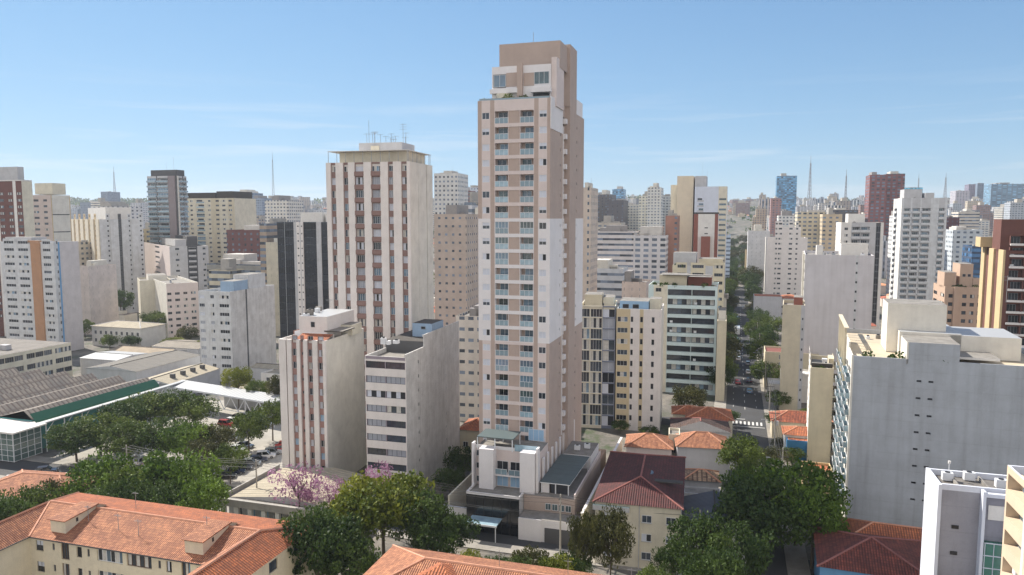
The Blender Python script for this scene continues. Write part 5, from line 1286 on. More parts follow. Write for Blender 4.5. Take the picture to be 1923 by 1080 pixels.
    building('glass_balcony_tower','slim modern tower wrapped in glass balconies with a dark crown and two masts','apartment tower',P,26,3.0,1,
        dict(front=[gb(4),C(.5,DGREY),gb(5),C(3,wall('wall_taupe',sr(140,130,132),.2),d=-.6),C(.8,DGREY)],right=[C(2,WARMW),gb(4),C(1,DGREY),gb(4)]),WARMW,
        extras=[X_box('crown',.1,.97,.1,.9,-.6,3.6,DGREY),X_ant(.5,.5,3.6,5,0),X_ant(.75,.5,3.6,8,0)],cap=60)
    P=place(352,440,372,470,-17,'R',D=22)
    building('dark_crowned_tower','broad cream tower with a dark flat crown, left of the far blue tower','apartment tower',P,22,3.0,1,
        dict(front=[C(1,CREAM),w_(1.5,'dark',CREAM),C(1,CREAM),C(5,CREAM,'bal',win='deep',rail='glass',za=.05,zb=2.4),C(1,CREAM),w_(1.5,'dark',CREAM),C(2,BEIGE),w_(2,'dark',BEIGE),C(1,CREAM),w_(2,'dark',CREAM),C(1,CREAM),w_(2,'curt',BEIGE),C(1,BEIGE)]),CREAM,
        extras=[X_box('crown',.0,.6,.0,.9,.05,3.6,STEPD),X_box('crown',.63,.97,.0,.9,.05,4.4,STEPD)],cap=60)
# simpler blocks further back: (name,label,xl,xr,yt,Y,angle,D,colour,win-mode,extras)
def mid():
    k=0
    def cw(rgb,**o):
        nonlocal k; k+=1; return citywall('city_%d'%k,sr(*rgb),**o)
    T=[
     ('maroon and white block with small square windows, below the dark-crowned tower',425,487,432,400,-17,22,(122,70,66),dict(px=4,fx=.3),2),
     ('narrow tower with tiers of brown balconies, left of the black office block',487,500,420,340,-17,22,(176,150,124),dict(mode='rows',fz=.45),1),
     ('blank yellow-cream block directly left of the black office block',499,523,455,335,-17,14,(214,202,172),dict(fx=.02),1),
     ('far pale tower left of the black office block with tiny windows',497,540,376,640,-17,24,(214,210,200),dict(),3),
     ('low concrete car-park like block with open decks under the maroon block',388,522,498,345,-17,22,(150,148,140),dict(mode='rows',fz=.3,pz=3.4),2),
     ('yellow-striped low block with rounded decks behind the white block',392,432,508,322,-17,10,(204,192,160),dict(mode='rows',fz=.4,pz=3.2),1),
     ('small grey-blue far tower directly right of the dark-crowned tower',443,470,362,930,-17,26,(128,150,176),dict(fx=.6),3),
     ('wide grey-blue far tower, second right of the dark-crowned tower',466,492,372,900,-17,26,(136,158,186),dict(fx=.6),2),
     ('ochre and white striped tower squeezed between the ribbed tower and the rose-white block',262,292,430,460,-17,20,(214,196,150),dict(px=4),2),
     ('square pink-white hall-like block with a flat roof far behind the ribbed tower',168,222,388,620,-17,26,(206,206,208),dict(px=5,fx=.4),3),
     ('pale rose blank slab tucked between the ochre-banded block and the ribbed tower',140,166,500,340,-17,16,(214,198,190),dict(fx=.02),1),
     ('tan tower with paired small windows, right behind the tall striped tower',815,876,402,262,-14,20,(188,168,152),dict(px=2.6,fx=.35,fz=.28),2),
     ('tall grey-white tower with stepped top, rising between striped tower and pink tower',815,860,325,480,-14,22,(206,206,202),dict(px=2.8,fx=.45),1),
     ('narrow white tower with dark round balconies, left of the pink tower',872,886,380,300,-14,18,(200,200,206),dict(mode='rows',fz=.5),1),
     ('narrow sand-yellow tower hugging the left side of the pink tower',883,902,412,290,-14,18,(214,194,158),dict(px=3,fx=.3),1),
     ('cream block with rows of paired windows directly left of the pink tower',856,905,594,192,-14,16,(216,206,192),dict(px=2.5,fx=.6,fz=.3),1),
     ('far brick-red block between striped and pink towers',862,880,358,620,-14,20,(130,70,66),dict(),1),
     ('small far white-blue block left of the pink tower',872,898,352,760,-14,20,(190,200,216),dict(),1),
     ('narrow beige tower just right of the pink tower',1093,1110,352,300,-17,16,(206,186,168),dict(px=2.6,fx=.3),1),
     ('white low-rise with long balcony rows and a red-brown stair strip',1105,1190,435,400,-17,24,(212,206,204),dict(mode='rows',fz=.4,pz=2.95),2),
     ('white low-rise with paired balconies, right half of the balcony row group',1188,1250,442,395,-17,24,(206,204,206),dict(px=4.5,fx=.6,fz=.5),2),
     ('orange-brown and cream slab left of the tall two-tone tower',1250,1272,405,410,-17,20,(170,112,88),dict(px=8,fx=.2),1),
     ('dark grey-brown tower at the end of the distant ridge, right of the pink tower',1112,1148,365,800,-17,34,(98,92,92),dict(px=4,fx=.3),1),
     ('dark slate tower with maroon edge, right of the grey-brown one',1140,1172,376,760,-17,30,(92,88,94),dict(px=5,fx=.2),1),
     ('small blue glass tower on the skyline right of the pink tower',1150,1171,355,1300,-17,30,(70,110,150),dict(mode='rows',fz=.7,win=(.08,.2,.32)),1),
     ('cream apartment cluster with stepped crown on the near slope',1200,1222,368,760,-17,24,(214,210,190),dict(px=3.4),2),
     ('tallest stepped white tower of the cluster left of the two-tone tower',1216,1242,352,740,-17,24,(212,212,204),dict(px=3.2),3),
     ('grey-white tower at the right of the stepped cluster',1240,1262,368,780,-17,24,(190,196,196),dict(px=3.6,fx=.6),1),
     ('pale low tower at the left of the stepped cluster',1174,1202,384,800,-17,24,(208,206,196),dict(px=3.2),1),
     ('beige mid-rise with a small roof box under the slate tower',1118,1166,418,520,-17,22,(190,180,164),dict(px=4,fx=.6),2),
     ('white strip-windowed office block low in front of the balcony rows',1105,1170,505,330,-17,16,(196,202,210),dict(mode='rows',fz=.35,pz=3.4),2),
     ('blush coloured blank gable in front of the balcony row group',1168,1214,530,300,-17,14,(214,190,176),dict(fx=.05),2),
     ('light blue block with horizontal windows beside the avenue trees',1349,1372,442,520,-17,22,(176,200,224),dict(mode='rows',fz=.4),1),
     ('beige stepped block right of the red-framed tower',1352,1364,560,300,-17,12,(206,196,176),dict(px=4),1),
     ('white block with an arched blank gable right of the avenue',1405,1446,434,560,-17,24,(206,206,210),dict(fx=.04),1),
     ('tall cream and white tower behind the white window tower',1462,1500,405,640,-17,24,(214,214,210),dict(px=3),2),
     ('yellow block with dark roof slab on the right',1498,1560,398,520,-17,24,(208,194,160),dict(px=3.6,fx=.6),0),
     ('sand tower with dark stair strip, right of the dark roof slab',1545,1582,402,500,-17,24,(206,182,140),dict(px=4,fx=.45),1),
     ('dark crowned low block between yellow and white towers',1552,1612,394,700,-17,26,(92,86,86),dict(px=4),1),
     ('red-brown left half of the twin tower',1634,1666,328,690,-17,24,(140,74,72),dict(px=4.4,fx=.55,fz=.5),1),
     ('red-brown right half of the twin tower',1664,1700,326,700,-17,24,(136,70,70),dict(px=4.4,fx=.55,fz=.5),1),
     ('blue glass office slab on the skyline right of the avenue',1459,1497,330,1250,-17,34,(66,112,156),dict(mode='rows',fz=.7,win=(.06,.18,.3)),1),
     ('pink-brown tower in front of the blue office slab',1448,1468,372,900,-17,26,(176,120,112),dict(px=4),1),
     ('white-grey narrow tower right of the twin red-brown towers',1682,1704,405,470,-17,20,(206,206,206),dict(px=3),1),
     ('pale blue-grey block with balconies right of the white balcony tower',1790,1846,432,440,-17,22,(186,196,204),dict(px=3.4,fx=.5),2),
     ('deep blue glass block between balcony tower and brown tower',1826,1852,462,400,-17,18,(44,74,110),dict(mode='rows',fz=.6,win=(.03,.08,.16)),0),
     ('turquoise roofed glass block on the far ridge at right',1698,1733,352,1500,-17,40,(60,140,180),dict(mode='rows',fz=.7,win=(.05,.3,.42)),0),
     ('long blue glass hospital-like block on the far right ridge',1862,1925,345,1500,-17,60,(90,130,160),dict(px=9,fx=.7,win=(.12,.25,.36)),2),
     ('grey-blue slim tower left of the long blue glass block',1836,1848,344,1500,-17,30,(110,130,156),dict(),0),
     ('purplish slim tower, second left of the long blue glass block',1820,1832,346,1480,-17,30,(130,116,140),dict(),0),
     ('pale pink block on the ridge, third left of the long blue glass block',1795,1822,358,1450,-17,40,(186,176,186),dict(px=5),0),
     ('maroon low block right of the white balcony tower',1776,1802,408,560,-17,20,(96,48,56),dict(fx=.2),0),
     ('cream slab with balconies above the maroon low block',1800,1840,398,700,-17,24,(206,196,180),dict(mode='rows',fz=.4),1),
     ('wide pale tower block behind the ochre-banded white block',128,146,455,420,-17,18,(206,196,180),dict(),0),
     ('grey far block left of the distant mast on the hill',150,172,380,1300,-17,36,(120,136,160),dict(),1),
     ('slim dark blue far block beside the distant mast on the hill',189,202,360,1700,-17,36,(96,116,146),dict(fx=.7),0),
     ('white stepped block directly under the central mast',495,535,372,980,-17,30,(216,214,208),dict(px=4),2),
    ]
    for i,(lab,xl,xr,yt,Y,a,D,rgb,o,nx) in enumerate(T):
        o0,w,DD,h,r=place(xl,xr,yt,Y,a,'R',D=D)
        mat=cw(rgb,**o)
        cat='apartment tower' if h-tz(o0[0],o0[1])>45 else 'apartment block'
        root=empty('apartment_block',o0,r,lab,'building')
        m=MB(); m.box(0,w,0,DD,-5,h,mat,skip='bt'); m.build('wall',root)
        m=MB(); m.box(.25,w-.25,.25,DD-.25,h-1,h-.7,ROOFC); m.build('roof',root)
        rr=random.Random(i); 
        trim=wall('trim_%d'%(i%4),[sr(200,196,190),sr(170,166,160),sr(214,210,200),sr(150,146,144)][i%4],.4)
        for j in range(nx):
            a0=rr.uniform(.05,.5)*w; b0=a0+rr.uniform(.2,.45)*w; MBbox(root,'lift_house',a0,b0,rr.uniform(.1,.4)*DD,DD*.85,h-.7,h+rr.uniform(1.5,5),trim)
        for j in range(2): MBbox(root,'roof_unit',rr.uniform(.1,.8)*w,rr.uniform(.1,.8)*w+1.5,DD*.3,DD*.4,h-.7,h+rr.uniform(.5,1.5),trim)
        if i%2==0: X_ant(rr.uniform(.2,.8),.5,0,rr.uniform(3,7),rr.choice((0,2)))(root,w,DD,h)
        FOOT.append((o0[0]+w/2,o0[1]+DD/2,max(w,DD)*.75))
    # two-tone tower and its red-framed neighbour
    P=place(1305,1366,350,430,-17,'R',D=24)
    tw=wall('wall_twotone_white',sr(206,212,224),.2)
    building('two_tone_tower','tall white tower with a sunlit blank cream slab on its left side and masts','apartment tower',P,22,3.0,1,
       dict(front=[C(1,tw),C(5,tw,'bal',win='sky',rail='wall_grey',za=.05,zb=2.4),C(8,tw),C(5,CREAM,'win',win='sky',ml=.1,mr=.1)]),tw,
       extras=[X_box('cream_slab',-10.5,-.05,2,24,-72.5,6.5,wall('wall_slab_cream',sr(214,200,176),.2)),X_box('top_block',-1.0+.99,.35,2.5,20,.02,6.4,GREYW),X_ant(.2,.5,6.4,9,0),X_ant(.35,.5,6.4,4,0),
               X_box('left_block',-14.5,-10.6,6,22,-72.5,1.5,CREAM)],cap=40)
    P=place(1303,1349,402,380,-17,'R',D=16)
    building('red_framed_tower','tower with brick-red edges and a brick panel in a white frame','apartment tower',P,14,3.0,9,
       dict(front=[C(1.6,REDB),C(2.2,WHITE),C(1.5,WHITE,'win',win='deep',za=1.2,zb=1.8,ml=.1,mr=.1,nm=2,fl=(11,14)),C(2.2,WHITE),C(1.2,REDB)]),WHITE,
       extras=[X_box('brick_panel',.34,.7,-.35,-.02,-52,-11.5,REDB),X_box('roof_slab',-.2+.18,1.0,.01,.99,.02,.9,STEPD)],cap=40)
GL=[]
def far():
    """the rest of the city climbing to the ridge; every block is an object"""
    rng=random.Random(21)
    pal=[(214,210,204),(206,200,190),(222,214,196),(196,196,200),(210,190,176),(186,190,198),(176,160,146),(150,112,100),(230,226,220),(168,176,186),(198,178,146),(120,124,134)]
    nm=['off-white','stone grey','cream','pale grey','blush','silvery blue','taupe','brick brown','bright white','slate','sandy','dark grey']
    mats=[citywall('far_%d'%i,sr(*c),px=rng.uniform(3,4.6),fx=rng.uniform(.4,.65),fz=rng.uniform(.35,.5),mode=rng.choice(['grid','grid','rows','cols'])) for i,c in enumerate(pal)]
    rfm=[wall('far_roof_%d'%i,c,.4) for i,c in enumerate((sr(150,146,140),sr(176,170,160),sr(120,116,112)))]
    L=[]; tries=0
    def free(x,y,r):
        if abs((Vector((x,y,0))-AV0).dot(CDIR))<r+12 and y<1500: return False
        for fx_,fy,fr in FOOT:
            if (fx_-x)**2+(fy-y)**2<(fr+r)**2: return False
        return True
    WIN=[(1365,1470),(1365,1470),(1500,1650),(1500,1650),(1700,1930),(1700,1930),(1700,1930),(1100,1300),(130,280),(360,520)]
    while len(L)<248 and tries<90000:
        tries+=1
        y=430+2150*rng.random()**.8; x=rng.uniform(-.78,.80)*y
        w=rng.uniform(13,24); D=rng.uniform(13,24)
        if len(L)>=120:
            q=rng.choice(WIN); y=rng.uniform(850,2500); x=(rng.uniform(*q)-961.5)/FX*y; w*=.95; D*=.95
        if y>1500: w*=1.25; D*=1.2
        if not free(x,y,max(w,D)*.62): continue
        px,_=proj((x,y,60))
        if px<-30 or px>1955: continue
        t=tz(x,y)
        # green hill at far left and behind the avenue keeps fewer buildings
        if y>1300 and (120<px<290) and rng.random()<.85: continue
        if 1365<px<1400 and y>900 and rng.random()<.5: continue
        if y<800: h=rng.uniform(16,52)
        elif y<1500: h=rng.uniform(22,66)
        else: h=rng.uniform(12,40)*(1.25 if px>1300 else 1)
        if proj((x,y,t+h))[1]<362+rng.random()*16: h*=.55
        FOOT.append((x,y,max(w,D)*.62)); L.append((px,x,y,w,D,h,t,rng.randrange(12)))
    L.sort()
    marks=[(-1e9,'left edge'),(213,'wooded hill mast'),(350,'dark-crowned tower'),(511,'central mast'),(640,'tall striped tower'),(840,'striped tower gap'),(1100,'pink tower'),(1240,'stepped white cluster'),(1335,'two-tone tower'),(1400,'avenue'),(1478,'blue skyline slab'),(1522,'tall lattice mast'),(1590,'shorter lattice mast'),(1666,'red-brown twins'),(1730,'white balcony tower'),(1777,'pale lattice mast'),(1850,'brown end tower')]
    ordn=['first','second','third','fourth','fifth','sixth','seventh','eighth','ninth','tenth','eleventh','twelfth','thirteenth','fourteenth','fifteenth','sixteenth','seventeenth','eighteenth','nineteenth','twentieth']
    seen={}
    for px,x,y,w,D,h,t,ci in L:
        mk=[q for q in marks if q[0]<=px][-1][1]
        size='low' if h<22 else ('mid-height' if h<36 else 'tall')
        dist='near-slope' if y<900 else ('mid-slope' if y<1600 else 'ridge')
        key=(mk,dist); seen[key]=seen.get(key,0)+1; n=seen[key]
        o_=ordn[n-1] if n<=20 else str(n)+'th'
        lab=f"{size} {nm[ci]} {dist} block, {o_} right of the {mk}"
        root=empty('apartment_block',(x,y,t),rad(-17 if rng.random()<.7 else rng.uniform(-40,40)),lab,'building','far city blocks climbing to the ridge')
        m=MB(); m.box(-w/2,w/2,-D/2,D/2,-8,h,mats[ci],top=rfm[ci%3],skip='b')
        if rng.random()<.35 and h>25:      # stepped shoulder
            s=rng.choice((-1,1)); m.box(s*w/2-(0 if s<0 else 0),s*(w/2+4),-D/2+2,D/2-2,-8,h*.8,mats[ci],top=rfm[0],skip='b') if s>0 else m.box(-w/2-4,-w/2,-D/2+2,D/2-2,-8,h*.8,mats[ci],top=rfm[0],skip='b')
        m.build('wall',root)
        a=rng.uniform(-.35,.05)*w; MBbox(root,'lift_house',a,a+w*rng.uniform(.2,.4),-D*.25,D*.25,h,h+rng.uniform(2,5.5),mats[ci] if rng.random()<.3 else rfm[1])
        if rng.random()<.6: a=rng.uniform(.1,.3)*w; MBbox(root,'roof_unit',a,a+3,-D*.2,D*.1,h,h+rng.uniform(1,3),rfm[1])
    # beyond the 300 blocks that show largest, the rest of the far city is one mass
    mass=MB(); k=0; tries=0
    while k<760 and tries<40000:
        tries+=1
        y=rng.uniform(950,2750); q=rng.uniform(-20,1940); x=(q-961.5)/FX*y
        if y<1500 and not free(x,y,12): continue
        if 125<q<285 and rng.random()<.8: continue
        if 1375<q<1405 and y<1900: continue
        t=tz(x,y); h=rng.uniform(9,36)*(1.3 if y<1700 else .95)
        if proj((x,y,t+h))[1]<366+rng.random()*18: h*=.5
        w=rng.uniform(11,24); D=rng.uniform(11,22); M=Matrix.Translation((x,y,t))@Matrix.Rotation(rad(rng.choice((-17,-17,20,-35))),4,'Z')
        m=MB(); ci=rng.choice((0,1,2,3,8,8,4,5,9,6,7,11)); m.box(-w/2,w/2,-D/2,D/2,-8,h,mats[ci],top=rfm[ci%3],skip='b')
        if rng.random()<.6: m.box(-w*.2,w*.15,-D*.2,D*.2,h,h+rng.uniform(2,5),mats[ci],skip='b')
        mb_add(mass,m,M); k+=1
    tag(mass.build('distant_buildings'),kind='stuff')
    # small houses between the blocks
    roofs=[sr(190,110,80),sr(170,96,74),sr(150,140,130),sr(206,200,190),sr(120,110,104),sr(214,150,110)]
    rm=[wall('small_roof_%d'%i,c,.5) for i,c in enumerate(roofs)]; wm=[wall('small_wall_%d'%i,c,.3) for i,c in enumerate((sr(220,214,204),sr(206,190,168),sr(196,198,204),sr(214,196,186)))]
    cand=[]; tries=0
    while len(cand)<1700 and tries<40000:
        tries+=1
        y=215+1900*rng.random()**1.25; x=rng.uniform(-.8,.82)*y
        px,py=proj((x,y,tz(x,y)))
        if px<-20 or px>1940: continue
        s=rng.uniform(8,14)
        if not free(x,y,s*.6): continue
        if y<420 and (px<520 and y<330): continue
        FOOT.append((x,y,s*.55)); cand.append((y,x,s,px,py))
    cand.sort()
    rn=['orange','rust','grey','pale','dark grey','light orange']
    cnt={}; rest=MB()
    for i,(y,x,s,px,py) in enumerate(cand):
        ri=rng.randrange(6); wi=rng.randrange(4); h=rng.uniform(4,9); w=s; D=s*rng.uniform(.7,1.2); rz=rad(-17+rng.uniform(-6,6)); z=tz(x,y)
        def shape(m):
            m.box(-w/2,w/2,-D/2,D/2,-6,h,wm[wi],top=rm[ri],skip='b')
            if ri in (0,1,5): hip(m,-w/2-.3,w/2+.3,-D/2-.3,D/2+.3,h+.03,1.6,rm[ri],'x')
            else: m.box(-w*.2,w*.1,-D*.2,D*.2,h,h+1.6,wm[wi],skip='b')
        m=MB(); shape(m)
        if i<235:
            mk=[q for q in marks if q[0]<=px][-1][1]; dist='near' if y<480 else ('middle-distance' if y<750 else 'distant')
            k2=(mk,rn[ri],dist); cnt[k2]=cnt.get(k2,0)+1; n=cnt[k2]
            o=m.build('low_house',None,(x,y,z),rz); tag(o,f"{dist} small house with {rn[ri]} roof, {ordn[min(n,20)-1]} right of the {mk}",'house','small houses between the towers')
        else: mb_add(rest,m,Matrix.Translation((x,y,z))@Matrix.Rotation(rz,4,'Z'))
    for i in range(520):      # sprawl beyond the edges of the frame
        y=rng.uniform(150,1500); x=rng.choice((-1,1))*y*rng.uniform(.80,1.25); 
        px,_=proj((x,y,0))
        if -40<px<1960 or not free(x,y,7): continue
        FOOT.append((x,y,7)); ri=rng.randrange(6); w=rng.uniform(9,15); D=rng.uniform(9,14); h=rng.uniform(4,9) if rng.random()<.7 else rng.uniform(15,45)
        m=MB(); m.box(-w/2,w/2,-D/2,D/2,-6,h,wm[i%4] if h<12 else mats[i%12],top=rm[ri],skip='b'); mb_add(rest,m,Matrix.Translation((x,y,tz(x,y)))@Matrix.Rotation(rad(-17),4,'Z'))
    tag(rest.build('rooftops'),kind='stuff')
def masts():
    def mast(px,yt,Y,base,label,thin=False,w0=9):
        p=at(px,yt,Y); z0=tz(p.x,p.y)-3; H=p.z-z0
        root=empty('lattice_mast',(p.x,p.y,z0),.3,label,'mast')
        mm=plain('mast_steel',sr(120,120,126),.6); m=MB(); n=12
        wf=lambda t:(w0*(1-t)**1.5+1.2)/2
        pr=None
        for i in range(n+1):
            t=i/n*.86; w=wf(t); c=[(w,w,t*H),(-w,w,t*H),(-w,-w,t*H),(w,-w,t*H)]
            if pr:
                for k in range(4):
                    j=(k+1)%4; m.bar(pr[k],c[k],.5,mm); m.bar(pr[k],c[j],.3,mm); m.bar(c[k],c[j],.3,mm)
            pr=c
        m.build('lattice',root)
        m=MB(); m.bar((0,0,H*.86),(0,0,H),(.7,.25),mm); m.build('spire',root)
    mast(213,312,2300,0,'lattice mast standing alone on the wooded hill at far left')
    mast(511,283,1900,0,'tall dark mast rising left of the tall striped tower',w0=6)
    mast(1523,291,1900,0,'tallest lattice mast on the ridge, right of the blue office slab')
    mast(1590,318,1950,0,'shorter lattice mast between the tallest mast and the red-brown twin towers',w0=6)
    mast(1777,324,2200,0,'pale tapering lattice mast on the ridge, right of the turquoise block')
    mast(1726,326,2300,0,'needle-thin mast above the turquoise glass block',w0=2)
# ---------------- trees ----------------
def crownmesh(seed,n=5600,nc=58,flat=.8,umb=False):
    r=random.Random(seed); m=MB(); mat=MAT['leaf_mid']; cl=[]
    for i in range(nc):
        a=r.random()*6.283; q=math.sqrt(r.random())*.82; 
        zz=(r.uniform(-.55,.55) if not umb else r.uniform(.1,.5))*(1-q*q*.75)+(0 if not umb else .1)
        cl.append((Vector((math.cos(a)*q,math.sin(a)*q,zz*flat)),r.uniform(.15,.30)))
    for i in range(n):
        c,rr=cl[i%nc] if r.random()<.9 else (Vector((0,0,.05)),.7)
        d=Vector((r.gauss(0,1),r.gauss(0,1),r.gauss(0,1))).normalized()*rr*(.55+.45*r.random()); d.z*=.7
        leaf(m,c+d,r.uniform(.026,.048),r,mat)
    o=m.build('crown'); me=o.data; bpy.data.objects.remove(o); return me
def trunkmesh(seed):
    r=random.Random(seed); m=MB(); bk=wall('bark',sr(98,86,74),.5,.95,3)
    m.bar((0,0,0),(.02,.01,.55),(.05,.034),bk,8)
    for i in range(6):
        a=i*1.05+r.random(); q=r.uniform(.3,.6); b=(math.cos(a)*q,math.sin(a)*q,r.uniform(.75,.95))
        k=(math.cos(a)*q*.45,math.sin(a)*q*.45,.68)
        m.bar((.02,.01,.5),k,(.028,.02),bk,6); m.bar(k,b,(.02,.008),bk,5)
    o=m.build('trunk'); me=o.data; bpy.data.objects.remove(o); return me
CROWNS=[crownmesh(i) for i in range(6)]+[crownmesh(11,5200,40,.7,True),crownmesh(12,900,40),crownmesh(13,1600,30)]
TRUNKS=[trunkmesh(i) for i in range(4)]
_tc=[0]
def tree_xyz(x,y,z0,H,R,kind,label,v=None,group=None,name='tree',cz=None):
    _tc[0]+=1; i=_tc[0]; r=random.Random(i)
    root=empty(name,(x,y,z0),r.uniform(0,6.28),label,'tree',group)
    v=v if v is not None else i%6
    ch=cz or min(H*.47,R*1.0)      # vertical half extent
    c=inst('crown',CROWNS[v],root,(0,0,H-ch*.75),0,(R*1.08,R*1.08*r.uniform(.85,1.1),ch*1.55))
    c.material_slots[0].link='OBJECT'; c.material_slots[0].material=MAT[kind]
    inst('trunk',TRUNKS[i%4],root,(0,0,0),0,(R*.8,R*.8,H*.92))
    return root
def tree(px,pt_,Y,R,kind,label,v=None,group=None,name='tree',H=None,cz=None):
    p=at(px,pt_,Y); z0=tz(p.x,p.y); return tree_xyz(p.x,p.y,z0,max(2.5,p.z-z0),R,kind,label,v,group,name,cz)
def trees():
    G='street and garden trees'
    T=[(185,862,121,6.6,'leaf_green','broad dark green tree, leftmost of the row behind the cream walk-up roof'),
       (255,872,119,6.2,'leaf_mid','rounded green tree, second of the row behind the walk-up roof'),
       (325,850,121,7.2,'leaf_green','tallest olive-green tree of the row behind the walk-up roof'),
       (378,905,112,4.6,'leaf_green','bushy bright green tree at the right end of the walk-up roof row'),
       (300,905,112,4.5,'leaf_dark','dark tree low in the gap of the row behind the walk-up roof'),
       (222,905,111,4.5,'leaf_dark','dark low tree hidden behind the first trees of the row'),
       (100,905,118,4.2,'leaf_olive','sparse olive tree above the left end of the walk-up roof'),
       (45,915,112,4.8,'leaf_mid','green tree at the left edge above the tiled roof'),
       (8,935,104,4.6,'leaf_dark','dark tree touching the left edge of the view'),
       (140,800,160,5.2,'leaf_dark','dark tree beside the glazed market porch'),
       (185,782,165,5.6,'leaf_mid','tree in front of the green market fascia, first from the porch'),
       (232,760,175,5.6,'leaf_dark','tree in front of the green market fascia, second from the porch'),
       (280,745,182,5.8,'leaf_mid','tree in front of the green market fascia, third from the porch'),
       (325,738,186,5.4,'leaf_dark','tree at the left end of the truss canopy'),
       (365,752,184,5.2,'leaf_mid','tree below the left part of the truss canopy'),
       (240,800,158,5.0,'leaf_mid','car-park tree between porch and parked cars'),
       (300,790,160,5.2,'leaf_dark','car-park tree in the middle of the grove'),
       (345,800,157,4.8,'leaf_green','car-park tree with bright crown, middle right of the grove'),
       (398,800,160,4.2,'leaf_olive','olive car-park tree below the zigzag truss'),
       (385,825,148,4.6,'leaf_olive','thin olive tree among the parked cars'),
       (430,835,146,3.6,'leaf_mid','young tree by the red cars'),
       (465,780,168,4.0,'leaf_mid','green tree in the car park under the canopy end'),
       (510,752,176,4.6,'leaf_mid','green tree touching the left side of the finned block'),
       (446,690,206,4.2,'leaf_yellow','yellow-green bush tree beside the pale low house'),
       (484,715,200,3.4,'leaf_mid','round bush in front of the pale low house'),
       (520,705,196,3.6,'leaf_olive','bush squeezed between low house and finned block'),
       (718,893,109,8.0,'leaf_yellow','big spreading yellow-green tree in front of the stepped block'),
       (785,928,106,4.8,'leaf_dark','green tree right behind the big yellow-green tree'),
       (655,930,106,5.4,'leaf_mid','green tree under the left side of the yellow-green tree'),
       (600,962,90,5.6,'leaf_dark','large dark green tree between the two orange roofs'),
       (548,975,92,3.6,'leaf_mid','green tree touching the right end of the walk-up roof'),
       (655,1010,88,4.0,'leaf_dark','dark tree at the left corner of the bottom orange roof'),
       (850,965,112,4.2,'leaf_dark','dark palm-like tree beside the glass podium'),
       (1000,1035,97,3.4,'leaf_olive','low olive shrub tree below the garage block'),
       (880,1035,94,2.6,'leaf_yellow','small yellow-green shrub tree beside the utility pole'),
       (1040,1050,94,3.0,'leaf_yellow','bright low shrub above the bottom orange roof'),
       (935,1045,95,2.8,'leaf_dark','low dark shrub right of the utility pole'),
       (970,1050,92,2.6,'leaf_mid','low shrub in front of the dark glass podium'),
       (1075,1040,97,3.0,'leaf_dark','dark shrub at the garage corner'),
       (815,965,104,4.4,'leaf_dark','dark tree on the pavement left of the podium'),
       (870,840,150,4.4,'leaf_dark','dark shrubs in the gap between stepped block and podium'),
       (845,880,138,3.6,'leaf_dark','dark garden tree left of the podium front wing'),
       (1392,822,142,4.6,'leaf_mid','round dense tree at the street corner, below the orange hipped roofs'),
       (1425,862,132,5.0,'leaf_mid','green tree right of the round corner tree'),
       (1412,884,122,5.4,'leaf_green','yellowish-topped tree left part of the great dark tree mass'),
       (1500,872,118,8.2,'leaf_green','great bright-topped tree beside the huge grey wall block'),
       (1440,900,112,8.0,'leaf_dark','great dark tree in the centre of the lower right tree mass'),
       (1530,920,110,6.0,'leaf_green','sunlit right shoulder tree of the lower right tree mass'),
       (1315,972,98,5.2,'leaf_dark','very dark tree right of the dark red roof house'),
       (1375,985,98,5.4,'leaf_dark','very dark tree in the shaded lower right mass'),
       (1258,1030,95,2.6,'leaf_dark','dark shrub tree at the right corner of the dark red roof house'),
       (1340,1035,86,4.4,'leaf_dark','dark tree at the bottom edge, right of the red roof house'),
       (1228,1066,84,2.4,'leaf_mid','small bush at the bottom edge below the red roof house'),
       (1295,725,196,5.4,'leaf_olive','olive round tree above the wavy orange roofs'),
       (1165,790,182,2.4,'leaf_dark','dark climbing tree at the foot of the yellow block'),
       (1220,800,176,2.6,'leaf_dark','dark shrub behind the bright orange hipped roof'),
       (1442,592,330,6.8,'leaf_mid','large dense green tree by the cream block on the avenue'),
       (1475,825,168,3.6,'leaf_olive','straggly tree under the cables beside the azure shop'),
       (1458,842,156,3.6,'leaf_olive','thin olive street tree beside the power poles'),
       (1490,842,160,3.0,'leaf_mid','small garden tree in front of the low orange terrace'),
       (1520,768,182,3.4,'leaf_mid','garden shrub between the rust roof and the azure shop'),
       (1462,775,186,3.4,'leaf_dark','dark street tree on the right kerb, above the crossing'),
       (1367,770,190,3.4,'leaf_dark','dark street tree on the left kerb, beside the crossing'),
       (1462,735,205,3.6,'leaf_mid','street tree by the bright white annex'),
       (1412,500,560,10,'leaf_olive','olive trees beside the tank-topped block')]
    for q in T:
        if 'car-park' in q[5] or 'market' in q[5] or 'canopy' in q[5] or 'truss' in q[5]: q=(q[0],q[1]-4,q[2],q[3]*1.22,*q[4:])
        tree(*q[:6],v=6 if 'spreading' in q[5] else None,group=G)
    for px,pt_,Y,R,H in ((1097,962,99,2.5,0),(1148,958,98,3.2,0)):
        tree(px,pt_,Y,R,'leaf_olive','tall narrow %s tree in front of the dark red roof house'%('left-hand' if px<1120 else 'right-hand'),group=G,cz=5.6,name='tree')
    for px,pt_,Y,R in ((560,868,124,4.8),(622,892,118,3.2),(712,866,123,3.4)):
        tree(px,pt_,Y,R,'leaf_pink','pink-blossomed leafless tree, %s'%{560:'largest of the three, before the finned block',622:'middle one of the three',712:'rightmost of the three, before the stepped block'}[px],v=8,group='pink-blossomed trees')
